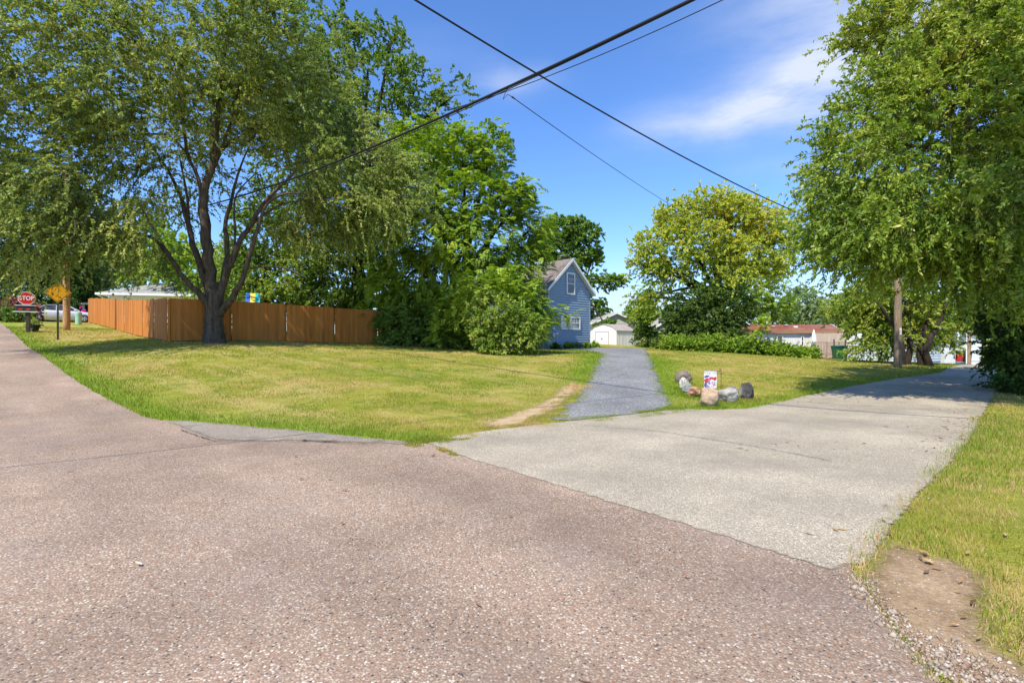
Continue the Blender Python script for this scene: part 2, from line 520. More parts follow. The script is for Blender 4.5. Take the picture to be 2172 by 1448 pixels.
M['blade'] = leaf_mat('grass_blade', [(0.0, (0.16, 0.27, 0.015)), (0.40, (0.27, 0.31, 0.030)), (0.7, (0.40, 0.36, 0.08)), (1.0, (0.58, 0.46, 0.19))], trans=0.3, rough=0.6, gain=1.0)
M['litter'] = leaf_mat('dry_leaf', [(0.0, (0.10, 0.055, 0.025)), (0.5, (0.26, 0.16, 0.06)), (1.0, (0.42, 0.34, 0.12))], trans=0.15, gain=1.0)
M['bark'] = bark_mat('grey_bark', (0.028, 0.021, 0.016), (0.165, 0.125, 0.090))
M['bark_dark'] = bark_mat('dark_bark', (0.016, 0.012, 0.009), (0.060, 0.046, 0.035))  # darkened so sunlit stems read as shaded; that shade is in the colour
M['pole_wood'] = bark_mat('weathered_pole_wood', (0.16, 0.11, 0.075), (0.36, 0.27, 0.19), 14)
M['pole_fresh'] = bark_mat('tan_pole_wood', (0.34, 0.17, 0.07), (0.55, 0.33, 0.15), 14)
# ------------------------------------------------------------------ ground, roads, drive
def gxy(px, py): g = G(px, py); return (g.x, g.y)


def densify(poly, step):
    out = []
    for i in range(len(poly)):
        a, b = np.array(poly[i], float), np.array(poly[(i + 1) % len(poly)], float)
        r = min(np.hypot(*a), np.hypot(*b)); s = max(step, r * 0.02)
        n = max(1, min(60, int(np.hypot(*(b - a)) / s)))
        out += [tuple(a + (b - a) * t / n) for t in range(n)]
    return out


def inside(poly, q):
    q = np.asarray(q, float); r = np.zeros(len(q), bool)
    n = len(poly); j = n - 1
    for i in range(n):
        xi, yi = poly[i]; xj, yj = poly[j]
        c = ((yi > q[:, 1]) != (yj > q[:, 1])) & (q[:, 0] < (xj - xi) * (q[:, 1] - yi) / ((yj - yi) or 1e-12) + xi)
        r ^= c; j = i
    return r


def rimdist(poly, q, closed=True):
    q = np.asarray(q, float); d = np.full(len(q), 1e9)
    n = len(poly)
    for i in range(n if closed else n - 1):
        a = np.array(poly[i], float); b = np.array(poly[(i + 1) % n], float); ab = b - a
        t = np.clip(((q - a) @ ab) / max(ab @ ab, 1e-12), 0, 1)
        d = np.minimum(d, np.hypot(*(q - a - t[:, None] * ab).T))
    return d


def smooth_poly(poly, rnd, amp, step=0.3):
    d = densify(poly, step)
    return [(x + rnd.uniform(-amp, amp), y + rnd.uniform(-amp, amp)) for x, y in d]


def sheet(name, poly, mat, dz, step=0.3, wob=0.03, seed=1, crown=None):
    rnd = random.Random(seed)
    b = smooth_poly(poly, rnd, wob, step)
    xs = [p[0] for p in b]; ys = [p[1] for p in b]
    pts = []
    for r0, r1, s in ((0, 16, step), (16, 40, max(step, 0.8)), (40, 130, 2.0), (130, 400, 15)):
        x0, x1, y0, y1 = max(min(xs), -r1), min(max(xs), r1), max(min(ys), -r1), min(max(ys), r1)
        if x1 <= x0 or y1 <= y0: continue
        gx, gy = np.meshgrid(np.arange(x0, x1, s), np.arange(y0, y1, s))
        q = np.c_[gx.ravel(), gy.ravel()] + np.random.RandomState(seed).uniform(-.25, .25, (gx.size, 2)) * s
        r = np.hypot(q[:, 0], q[:, 1])
        pts.append(q[(r >= r0) & (r < r1)])
    q = np.concatenate(pts)
    q = q[inside(b, q)]
    q = q[rimdist(b, q) > step * 0.35]
    co = [Vector(p) for p in b] + [Vector(p) for p in q]
    n = len(b)
    v, e, f, _, _, _ = delaunay_2d_cdt(co, [], [list(range(n))], 1, 1e-5)
    v = np.array([tuple(p) for p in v]); f = np.array([t for t in f if len(t) == 3])
    a = v[f[:, 1]] - v[f[:, 0]]; c = v[f[:, 2]] - v[f[:, 0]]
    flip = a[:, 0] * c[:, 1] - a[:, 1] * c[:, 0] < 0
    f[flip] = f[flip][:, ::-1]
    rim = np.minimum(rimdist(b, v), 3.0)
    z = H(v[:, 0], v[:, 1]) + dz + 0.0005 * np.hypot(v[:, 0], v[:, 1])
    o = mesh_np(name, np.c_[v, z], f, mat, {'rim': rim})
    tag(o, None, kind='structure')
    return o, b


NW = Vector((-0.763, 0.646)); SW = Vector((-0.646, -0.763))
edge_px = [(14, 703), (57, 737), (99, 760), (161, 806), (230, 846), (306, 884)]
edge_w = [(-7.2, 10.1), (-11.5, 13.5), (-15.5, 17), (-18.9, 20), (-24.7, 25.3), (-36, 35.6), (-52, 50)]
lawn_edge = [gxy(*p) for p in ((306, 884), (340, 893), (458, 899), (560, 909), (679, 919), (770, 929), (863, 938), (905, 942))]
seam = [gxy(*p) for p in ((905, 942), (960, 965), (1040, 991), (1100, 1010), (1200, 1040), (1290, 1070), (1450, 1118), (1600, 1165), (1760, 1215), (1830, 1245))]
verge = [gxy(*p) for p in ((1830, 1245), (1880, 1310), (1925, 1370), (1975, 1430), (1990, 1448))]
road_poly = [edge_w[6], edge_w[5], edge_w[4], edge_w[3], edge_w[2], edge_w[1]] + lawn_edge[:1] + lawn_edge[1:] + \
            [(x + .25, y + .25) for x, y in seam[1:-1]] + [seam[-1]] + verge[1:] + [(3.1, 0.6), (5.2, -1.6), (14, -11), (9, -17), (-5, -3.6), (-11.7, 4.8), (-16, 8.2), (-20, 11.7), (-29, 20), (-41, 30.3), (-57, 44)]
alley_n = [gxy(*p) for p in ((905, 942), (960, 926), (1050, 912), (1200, 895), (1340, 880), (1440, 868), (1500, 870), (1580, 868), (1640, 855), (1720, 837), (1800, 820), (1900, 803))]
alley_far = [(17.3, 20.8), (24, 27.3), (40.5, 44), (53, 57), (71, 77), (110, 119), (118, 119), (77, 80.5), (58, 60.5), (44.4, 46.3), (30, 31.3), (14.6, 15.4)]
alley_s = [gxy(*p) for p in ((2085, 890), (2060, 940), (2010, 1000), (1960, 1050), (1905, 1125), (1880, 1165), (1850, 1205), (1830, 1245))]
alley_poly = alley_n + alley_far + alley_s + list(reversed(seam[1:-1]))
drive_poly = [gxy(*p) for p in ((1175, 899), (1150, 888), (1180, 872), (1207, 845), (1228, 815), (1245, 790), (1258, 770))] + \
             [(4.3, 25.2), (3.9, 29), (2.5, 32.0), (4.5, 33.9), (6.2, 35.6), (9.5, 37), (9.0, 34), (8.0, 30)] + \
             [gxy(*p) for p in ((1384, 757), (1396, 780), (1411, 810), (1426, 840), (1445, 868), (1340, 884))]
apron_poly = [gxy(*p) for p in ((330, 890), (400, 893), (458, 897), (560, 907), (679, 917), (770, 927), (863, 937), (895, 945), (881, 949), (800, 944), (716, 941), (620, 938), (520, 939), (458, 938), (420, 927), (384, 914), (355, 902))]
bare_poly = [gxy(*p) for p in ((1234, 800), (1228, 836), (1175, 878), (1130, 900), (1085, 914), (1020, 910), (1008, 897), (1070, 880), (1125, 860), (1165, 838), (1200, 812))]
dirt_poly = [gxy(*p) for p in ((1885, 1115), (1925, 1155), (1985, 1172), (2050, 1190), (2110, 1220), (2128, 1280), (2125, 1330), (2150, 1375), (2215, 1420))] + [(3.3, 1.7), (3.4, 0.6)] + \
            [gxy(*p) for p in ((1950, 1448), (1905, 1380), (1855, 1315), (1800, 1250), (1808, 1215), (1838, 1165), (1862, 1120))]
front_edge = lawn_edge + [gxy(*p) for p in ((1030, 915), (1150, 900))]
lush_lines = [edge_w[::-1] + lawn_edge[1:], alley_n[5:] + alley_far[:3], alley_s, [gxy(*p) for p in ((1880, 1130), (1960, 1190), (2060, 1230), (2100, 1330), (2170, 1400))],
              [gxy(*p) for p in ((1228, 815), (1258, 770))] + [(4.3, 25.2), (3.9, 29)], [gxy(*p) for p in ((1426, 840), (1396, 780), (1384, 757))]]


def lush(q):
    d = np.full(len(q), 1e9)
    for l in lush_lines: d = np.minimum(d, rimdist(l, q, False))
    return np.exp(-(d / 0.75) ** 2)


def vnoise(q, s, seed=0):
    q = np.asarray(q) * s
    i = np.floor(q).astype(np.int64); f = q - i; f = f * f * (3 - 2 * f)
    def hsh(a, b):
        n = (a * 374761393 + b * 668265263 + seed * 974711) & 0x7fffffff
        n = ((n ^ (n >> 13)) * 1274126177) & 0x7fffffff
        return ((n ^ (n >> 16)) & 0xffff) / 65535.0
    x, y = i[:, 0], i[:, 1]
    a, b, c, d = hsh(x, y), hsh(x + 1, y), hsh(x, y + 1), hsh(x + 1, y + 1)
    return (a * (1 - f[:, 0]) + b * f[:, 0]) * (1 - f[:, 1]) + (c * (1 - f[:, 0]) + d * f[:, 0]) * f[:, 1]


def make_ground():
    rs = np.concatenate([np.arange(0.6, 12, 0.25), 12 * 1.022 ** np.arange(0, 110), np.geomspace(135, 2500, 30)])
    na = 420
    th = np.linspace(0, 2 * np.pi, na, endpoint=False)
    R, T = np.meshgrid(rs, th, indexing='ij')
    x, y = (R * np.sin(T)).ravel(), (R * np.cos(T)).ravel()
    z = H(x, y)
    q = np.c_[x, y]
    soft = (vnoise(q, 1.1, 3) - .5) * 0.05 + (vnoise(q, 3.3, 4) - .5) * 0.02
    hard = np.zeros(len(q), bool)
    for p in (road_poly, alley_poly, drive_poly, apron_poly, dirt_poly, bare_poly): hard |= inside(p, q) | (rimdist(p, q) < 0.6)
    z = z + np.where(hard, 0, np.where(np.hypot(x, y) < 60, soft, 0))
    v = np.r_[np.c_[x, y, z], [[0, 0, h1(0, 0)]]]
    nr = len(rs)
    i, k = np.meshgrid(np.arange(nr - 1), np.arange(na), indexing='ij')
    a = (i * na + k).ravel(); b = (i * na + (k + 1) % na).ravel()
    quads = np.c_[a, b, b + na, a + na][:, ::-1]
    lu = np.r_[lush(q) * np.where(x > 0.62 * y - 0.3, 0.15, 1.0), 0]
    m = lawn_mat('mown_lawn')
    nt = m.node_tree; bs = nt.nodes['Principled BSDF']
    src = bs.inputs['Base Color'].links[0].from_socket
    at = nt.nodes.new('ShaderNodeAttribute'); at.attribute_name = 'lush'
    c = nmix(nt, nmath(nt, 'MULTIPLY', at.outputs['Fac'], 0.75), src, (0.19, 0.30, 0.02))
    nt.links.new(c, bs.inputs['Base Color'])
    o = mesh_np('ground', v, quads, m, {'lush': lu}, smooth=True)
    tag(o, None, kind='structure')


make_ground()
M['road'] = chip_mat('red_chip_seal', (0.275, 0.193, 0.138),
                     [(0.0, (0.325, 0.220, 0.155)), (0.30, (0.39, 0.292, 0.210)), (0.50, (0.225, 0.152, 0.112)), (0.62, (0.455, 0.355, 0.262)), (0.82, (0.60, 0.53, 0.43)), (0.89, (0.36, 0.19, 0.10)), (0.94, (0.08, 0.07, 0.062))],
                     0.0130, patch=[((0.30, 0.25, 0.215), 0.8, 0.5, 0.85, 0.5), ((0.16, 0.115, 0.085), 0.35, 0.50, 0.70, 0.65), ((0.38, 0.31, 0.245), 0.22, 0.52, 0.72, 0.4)], track=140)
M['alley'] = chip_mat('pale_chip_seal', (0.33, 0.28, 0.20),
                      [(0.0, (0.39, 0.33, 0.245)), (0.35, (0.50, 0.435, 0.33)), (0.6, (0.30, 0.248, 0.182)), (0.72, (0.66, 0.585, 0.455)), (0.90, (0.42, 0.31, 0.23)), (0.96, (0.14, 0.125, 0.11))],
                      0.0115, patch=[((0.22, 0.185, 0.145), 0.5, 0.48, 0.72, 0.7), ((0.42, 0.33, 0.24), 0.3, 0.55, 0.75, 0.3)], edge_noise=(0.16, 7.0, 0.03), big=0.2, track=46)
M['drive'] = chip_mat('blue_grey_gravel', (0.17, 0.168, 0.165),
                      [(0.0, (0.225, 0.225, 0.225)), (0.4, (0.30, 0.30, 0.30)), (0.7, (0.18, 0.178, 0.178)), (0.85, (0.42, 0.42, 0.42)), (0.96, (0.5, 0.5, 0.5))],
                      0.028, patch=[((0.15, 0.18, 0.03), 1.3, 0.62, 0.7, 0.55)], edge_noise=(0.7, 2.2, 0.15), bump_s=0.8)
M['apron'] = chip_mat('old_grey_asphalt', (0.26, 0.215, 0.165), [(0.0, (0.30, 0.25, 0.195)), (0.4, (0.38, 0.32, 0.25)), (0.65, (0.22, 0.18, 0.14)), (0.85, (0.54, 0.47, 0.38))], 0.012,
                      patch=[((0.15, 0.135, 0.12), 2.2, 0.5, 0.7, 0.7)], edge_noise=(0.30, 4.0, 0.08))
M['bare'] = soil_mat('pale_worn_soil', (0.40, 0.27, 0.14), (0.54, 0.40, 0.24), (0.45, 4.0, 0.16), 0.3)
M['dirt'] = soil_mat('sandy_verge_soil', (0.24, 0.155, 0.085), (0.44, 0.31, 0.185), (0.20, 6.0, 0.14), 0.5)
sheet('road', road_poly, M['road'], 0.010, wob=0.02, seed=2)
sheet('alley', alley_poly, M['alley'], 0.016, wob=0.012, seed=3)
sheet('driveway', drive_poly, M['drive'], 0.014, wob=0.06, seed=4)
sheet('old_asphalt_strip', apron_poly, M['apron'], 0.015, wob=0.03, seed=5, step=0.15)
sheet('bare_soil_path', bare_poly, M['bare'], 0.009, wob=0.05, seed=6, step=0.15)
sheet('dirt_verge', dirt_poly, M['dirt'], 0.008, wob=0.03, seed=7, step=0.1)

# ---- cracks along the broken asphalt lip, and a thin dark line over the alley
def dark_line(pxs, w, seed):
    rnd = random.Random(seed); mb = MB(); P0 = [on(*gxy(*p), 0.034) for p in pxs]
    pts = []
    for a, b in zip(P0[:-1], P0[1:]):
        n = max(2, int((b - a).length / 0.08))
        pts += [a.lerp(b, i / n) + Vector((rnd.uniform(-.012, .012), rnd.uniform(-.012, .012), 0)) for i in range(n)]
    for i in range(len(pts) - 1):
        a, b = pts[i], pts[i + 1]; s = Vector((-(b - a).y, (b - a).x, 0)).normalized()
        wa = w * rnd.uniform(.3, 1.2); wb = w * rnd.uniform(.3, 1.2)
        mb.face(a - s * wa, b - s * wb, b + s * wb, a + s * wa)
    return mb


M['dark_line'] = plain('dark_crack_and_line', (0.03, 0.027, 0.025), 0.95)
cm = MB()
for p, w, s in (([(384, 915), (420, 928), (458, 939), (600, 938), (716, 942), (790, 945)], 0.009, 1), ([(640, 937), (726, 941)], 0.03, 2), ([(458, 939), (400, 950), (340, 957)], 0.008, 3),
                ([(1240, 905), (1400, 918), (1600, 950), (1780, 985)], 0.008, 4)):  # last entry: thin dark line across the alley
    c = dark_line(p, w, s); b = len(cm.v); cm.v += c.v; cm.f += [tuple(i + b for i in f) for f in c.f]; cm.m += c.m
tag(cm.build('pavement_crack_and_line', M['dark_line'], fix=False), None, kind='structure')


# ---- grass blades
def blades(name, n, rmin, rmax, power, hgt, wid, seed, keep=None, amax=48, lushmul=0.9, green=0.55, dry=0.0, free=False):
    R = np.random.RandomState(seed)
    r = rmin * (rmax / rmin) ** (R.rand(n) ** power)
    a = np.radians(R.uniform(-amax, amax, n))
    q = np.c_[r * np.sin(a), r * np.cos(a)]
    ok = np.ones(n, bool)
    for p, out in ((road_poly, 0.03), (alley_poly, 0.10), (drive_poly, 0.28), (apron_poly, 0.05), (bare_poly, 0.20), (dirt_poly, 0.07)):
        ins = inside(p, q); d = rimdist(p, q)
        if not free: ok &= ~(ins & (d > out * R.rand(n) * 2))
    if keep is not None: ok &= keep(q, R)
    q = q[ok]; r = r[ok]; n = len(q)
    lu = lush(q)
    straw = vnoise(q, 0.5, 11) * 0.6 + vnoise(q, 2.1, 12) * 0.4
    tint = np.clip((straw - 0.30) * 1.7 + dry + R.normal(0, .17, n) - lu * green, 0, 1)
    z = H(q[:, 0], q[:, 1])
    hh = hgt * (0.5 + R.rand(n)) * (1 + lu * lushmul) * (0.62 + 0.75 * vnoise(q, 2.3, 5))
    w = wid * (0.7 + 0.6 * R.rand(n)) * np.maximum(1, r / 9.0)
    yaw = R.rand(n) * 2 * np.pi; lean = R.uniform(0.1, 0.9, n) * hh; ly = R.rand(n) * 2 * np.pi
    s = np.c_[np.cos(yaw), np.sin(yaw), np.zeros(n)] * (w / 2)[:, None]
    base = np.c_[q, z - 0.004]
    tip = base + np.c_[np.cos(ly) * lean, np.sin(ly) * lean, hh]
    mid = base + np.c_[np.cos(ly) * lean * .35, np.sin(ly) * lean * .35, hh * .6]
    v = np.stack([base - s, base + s, mid + s * .7, tip, mid - s * .7], 1).reshape(-1, 3)
    i = np.arange(n)[:, None] * 5
    quads = np.concatenate([i + np.array([[0, 1, 2, 4]]), i + np.array([[4, 2, 3, 3]])])
    tri = np.concatenate([np.c_[i, i + 1, i + 2], np.c_[i, i + 2, i + 4], np.c_[i + 4, i + 2, i + 3]])
    o = mesh_np(name, v, tri, M['blade'], {'tint': np.tile(tint, 3)})
    tag(o, ' '.join({'lawn_grass': 'short mown yellow-green grass across the lawn', 'verge_grass': 'longer rough grass on the verge beside the dirt', 'weeds': 'ragged weeds growing where the driveway meets the alley'}[name].split()), 'grass', kind='stuff')


blades('lawn_grass', 420000, 7.0, 40, 0.75, 0.038, 0.006, 21)
vx = lambda q, R: (q[:, 0] > 0.62 * q[:, 1] - 0.3) & (q[:, 0] > 1.5)
blades('verge_grass', 330000, 2.2, 14, 0.8, 0.024, 0.004, 22, keep=vx, amax=56, lushmul=0.9, green=0.10, dry=0.44)
blades('verge_grass', 60000, 2.2, 6, 0.8, 0.05, 0.005, 24, keep=lambda q, R: vx(q, R) & (rimdist(dirt_poly, q) < .10 + .2 * vnoise(q, 5, 8)) & (vnoise(q, 4, 9) > .35), amax=56, lushmul=0.3, green=0.5, dry=-.15)
mouth = [gxy(*p) for p in ((905, 941), (960, 928), (1050, 914), (1200, 897), (1340, 882), (1445, 869))]
mouth2 = [gxy(*p) for p in ((1240, 868), (1290, 868), (1320, 876))]
mouth3 = [gxy(*p) for p in ((1150, 896), (1210, 850), (1240, 810))]
seam_l = [gxy(*p) for p in ((905, 943), (960, 966), (1040, 992))]


def weedy(q, R):
    d1 = rimdist(mouth, q, False); d2 = rimdist(mouth2, q, False); d3 = rimdist(mouth3, q, False); d4 = rimdist(seam_l, q, False)
    p = vnoise(q, 2.6, 31) * .6 + vnoise(q, 7, 32) * .4
    return (p + R.normal(0, .05, len(q)) > .50) & ((d1 < .34) | (d2 < .3) | (d3 < .35)) | ((d4 < .05) & (p > .6))


blades('weeds', 900000, 5.5, 15, 0.8, 0.03, 0.006, 23, keep=weedy, amax=30, green=0.2, dry=.08, free=True)


# ---- loose gravel on the verge
def gravel():
    R = np.random.RandomState(5)
    line = [gxy(*p) for p in ((1800, 1232), (1840, 1275), (1900, 1345), (1960, 1405), (2010, 1470))]
    line2 = [gxy(*p) for p in ((1960, 1380), (2040, 1420), (2120, 1470))]
    pts = []
    for l, n, sd in ((line, 1100, 0.05), (line2, 900, 0.09), ([gxy(*p) for p in ((1790, 1200), (1850, 1150), (1960, 1040), (2060, 935))], 90, 0.06), ([(960, 935), (1100, 913), (1250, 892), (1430, 872)], 900, 0.22), ([(905, 943), (1100, 1011), (1290, 1071), (1600, 1166), (1830, 1246)], 1500, 0.045)):
        l = np.array(l); t = R.rand(n) * (len(l) - 1); i = t.astype(int); f = (t - i)[:, None]
        p = l[i] * (1 - f) + l[np.minimum(i + 1, len(l) - 1)] * f
        pts.append(p + R.normal(0, sd, (n, 2)) + np.array([[0.05, 0.02]]))
    q = np.concatenate(pts); n = len(q)
    z = H(q[:, 0], q[:, 1]) + 0.010
    o8 = np.array([(1, 0, 0), (.6, .8, .1), (-.5, .85, 0), (-1, .1, 0), (-.55, -.8, .1), (.5, -.85, 0), (.1, .1, .75), (0, 0, -.6)])
    sz = R.gamma(1.8, 0.0026, n) + 0.0018
    ya = R.rand(n) * 6.28
    loc = o8[None] * (1 + R.uniform(-.3, .3, (n, 8, 3))) * sz[:, None, None]
    ca, sa = np.cos(ya)[:, None], np.sin(ya)[:, None]
    v = np.stack([loc[..., 0] * ca - loc[..., 1] * sa, loc[..., 0] * sa + loc[..., 1] * ca, loc[..., 2] + sz[:, None] * .25], -1) + np.c_[q, z][:, None]
    f = [(k, (k + 1) % 6, 6) for k in range(6)] + [((k + 1) % 6, k, 7) for k in range(6)]
    F = (np.arange(n)[:, None, None] * 8 + np.array(f)[None]).reshape(-1, 3)
    m, nt, b = new_mat('loose_stone')
    a = nt.nodes.new('ShaderNodeAttribute'); a.attribute_name = 'tint'
    nt.links.new(nramp(nt, a.outputs['Fac'], [(0.0, (0.40, 0.33, 0.25)), (0.35, (0.30, 0.21, 0.135)), (0.6, (0.22, 0.13, 0.08)), (0.8, (0.52, 0.45, 0.36)), (1.0, (0.16, 0.14, 0.12))]), b.inputs['Base Color'])
    b.inputs['Roughness'].default_value = 0.8
    o = mesh_np('gravel', v.reshape(-1, 3), F, m, {'tint': np.repeat(R.rand(n), 12)})
    tag(o, 'loose pale gravel scattered along the road edge', 'gravel', kind='stuff')


gravel()


# ---- fallen leaves
def leaf_litter():
    R = np.random.RandomState(9)
    pts = []
    for l, n, sd in (([(1640, 858), (1800, 845), (2000, 845), (2100, 850)], 260, 0.8), ([(2110, 800), (2110, 850), (2085, 900), (2040, 960)], 700, 0.45),
                     ([(1500, 872), (1700, 842), (1900, 806)], 90, 0.25), ([(1600, 960), (1750, 960), (1950, 930)], 25, 0.5), ([(200, 900), (900, 1000)], 16, 0.8), ([(500, 1000), (1500, 1300)], 14, 0.5), ([(250, 790), (600, 800), (1100, 800)], 260, 2.5), ([(1500, 800), (1750, 800)], 90, 1.5), ([(2000, 1100), (2150, 1300)], 60, 0.5)):
        l = np.array([gxy(*p) for p in l]); t = R.rand(n) * (len(l) - 1); i = t.astype(int); f = (t - i)[:, None]
        pts.append(l[i] * (1 - f) + l[np.minimum(i + 1, len(l) - 1)] * f + R.normal(0, sd, (n, 2)))
    q = np.concatenate(pts); n = len(q)
    z = H(q[:, 0], q[:, 1]) + 0.03
    L = R.uniform(.018, .05, n); a = R.rand(n) * 6.28
    d = np.c_[np.cos(a), np.sin(a), R.uniform(-.1, .3, n)] * L[:, None]; s = np.c_[-np.sin(a), np.cos(a), R.uniform(-.3, .3, n)] * (L * .3)[:, None]
    c = np.c_[q, z]
    v = np.stack([c - d, c + s, c + d, c - s], 1).reshape(-1, 3)
    o = mesh_np('leaf_litter', v, np.arange(n * 4).reshape(-1, 4), M['litter'], {'tint': R.rand(n)})
    tag(o, 'dry brown leaves scattered over the shaded paving', 'fallen leaves', kind='stuff')


leaf_litter()


def fallen_leaf(px, py, L, rz, label, maple, tint):
    g = G(px, py); mb = MB()
    if maple:
        out = [(0, -1), (.12, -.45), (.62, -.62), (.45, -.2), (1, .05), (.5, .22), (.55, .6), (.22, .42), (0, 1), (-.22, .42), (-.55, .6), (-.5, .22), (-1, .05), (-.45, -.2), (-.62, -.62), (-.12, -.45)]
    else:
        out = [(0, -1), (.3, -.5), (.38, 0), (.25, .55), (0, 1.1), (-.25, .55), (-.38, 0), (-.3, -.5)]
    n = len(out)
    for i in range(n):
        a, b = out[i], out[(i + 1) % n]
        f = lambda p: (p[0] * L, p[1] * L, 0.012 + 0.25 * L * (p[0] ** 2))
        mb.face((0, 0, 0.012), f(a), f(b))
    m = plain('curled_leaf_%s' % ('maple' if maple else 'willow'), tint, 0.7, 0.2, 20)
    o = mb.build('fallen_leaf', m, fix=False); o.location = (g.x, g.y, g.z + 0.022); o.rotation_euler = (0.15, 0.1, rz)
    tag(o, label, 'leaf')


fallen_leaf(293, 1204, 0.035, 1.2, 'pale narrow leaf lying alone on the red-brown road', False, (0.62, 0.56, 0.38))
fallen_leaf(1968, 1199, 0.042, 0.5, 'tan lobed leaf lying on the dirt beside the verge grass', True, (0.50, 0.33, 0.12))
# ------------------------------------------------------------------ trees and other plants
def pxl(pts):
    """(px, py, depth, radius) list -> points and radii"""
    return [P(a, b, d) for a, b, d, r in pts], [r for a, b, d, r in pts]


def curve_pts(pts, rad, n=4):
    """smooth polyline through the given points"""
    out, ro = [], []
    for i in range(len(pts) - 1):
        p0 = pts[max(i - 1, 0)]; p1 = pts[i]; p2 = pts[i + 1]; p3 = pts[min(i + 2, len(pts) - 1)]
        for k in range(n):
            t = k / n
            out.append(0.5 * ((2 * p1) + (p2 - p0) * t + (2 * p0 - 5 * p1 + 4 * p2 - p3) * t * t + (3 * p1 - p0 - 3 * p2 + p3) * t ** 3))
            ro.append(rad[i] + (rad[i + 1] - rad[i]) * t)
    out.append(pts[-1]); ro.append(rad[-1])
    return out, ro


def lobe(px, py, D, rx, ry, rd):
    s = D / FPX
    return (P(px, py, D), Vector((rx * s, rd, ry * s)))


def leaf_cloud(centers, R, *, twigs, twig_len, leaves, leaf, style='simple', droop=0.35, up=0.3, outward=0.6, core=None, spread=0.25, tint0=None, flat=0.6, tspread=0.16):
    """every centre carries twigs, every twig carries leaves; returns quads and a tint for each"""
    nc = len(centers)
    c = np.repeat(centers, twigs, 0); n = len(c)
    ct = np.repeat(tint0 if tint0 is not None else np.full(nc, .45), twigs)
    d = R.normal(0, 1, (n, 3))
    if core is not None:
        o = c - core; o /= np.linalg.norm(o, axis=1)[:, None] + 1e-6
        d += o * outward * 2
    d[:, 2] += up * 2
    d /= np.linalg.norm(d, axis=1)[:, None]
    c0 = c; c = c + R.normal(0, spread, (n, 3))
    L = twig_len * R.uniform(.55, 1.25, n)
    if style == 'pinnate':
        s = np.tile(np.linspace(.12, 1, leaves // 2), 2)[None].repeat(n, 0)
    else:
        s = R.uniform(.08, 1, (n, leaves))
    m = s.shape[1]
    p = c[:, None] + d[:, None] * (L[:, None] * s)[..., None]
    p[..., 2] -= droop * L[:, None] * s * s
    tan = d[:, None].repeat(m, 1).copy(); tan[..., 2] -= 2 * droop * s
    tan /= np.linalg.norm(tan, axis=2)[..., None]
    upv = np.array([0, 0, 1.0])
    if style == 'pinnate':
        side = np.cross(tan, upv); side /= np.linalg.norm(side, axis=2)[..., None] + 1e-6
        sg = np.r_[np.ones(m // 2), -np.ones(m // 2)][None, :, None]
        ld = side * sg * 0.9 + tan * 0.45 + R.normal(0, .12, p.shape); ld[..., 2] -= 0.25
        nrm = np.cross(side, tan) + R.normal(0, .18, p.shape)
        nrm *= np.sign(nrm[..., 2:3] + 1e-9)
        size = np.sin(np.clip(s * 2.6 + .45, 0, 3.0))[..., None] * .6 + .5
    else:
        ld = tan * 0.7 + R.normal(0, .6, p.shape); ld[..., 2] -= 0.25
        nrm = upv * flat + R.normal(0, .55, p.shape)
        size = R.uniform(.65, 1.25, (n, m, 1))
    ld /= np.linalg.norm(ld, axis=2)[..., None]
    sd = np.cross(nrm, ld); sd /= np.linalg.norm(sd, axis=2)[..., None] + 1e-6
    l = leaf[0] * size; w = leaf[1] * size
    v = np.stack([p, p + ld * l * .42 + sd * w * .5, p + ld * l, p + ld * l * .42 - sd * w * .5], 2)
    tint = np.clip(ct[:, None] + R.normal(0, tspread, (n, m)), 0, 1)
    ax0 = c; ax1 = c + d * L[:, None] * .95; ax1[:, 2] -= droop * L * .9
    return v.reshape(-1, 3), tint.ravel(), c0, np.stack([ax0, ax1], 1)


def sample_lobes(lobes, n, R, shell=0.5, wts=None):
    vol = np.array([(l[1].x * l[1].y * l[1].z) ** 0.75 for l in lobes])
    if wts: vol = vol * np.array(wts)
    k = R.choice(len(lobes), n, p=vol / vol.sum())
    d = R.normal(0, 1, (n, 3)); d /= np.linalg.norm(d, axis=1)[:, None]
    r = (shell + (1 - shell) * R.rand(n)) ** (1 / 2.0)
    r = np.where(R.rand(n) < 0.2, R.rand(n) ** .5, r)
    C = np.array([tuple(l[0]) for l in lobes]); S = np.array([tuple(l[1]) for l in lobes])
    return C[k] + d * r[:, None] * S[k]


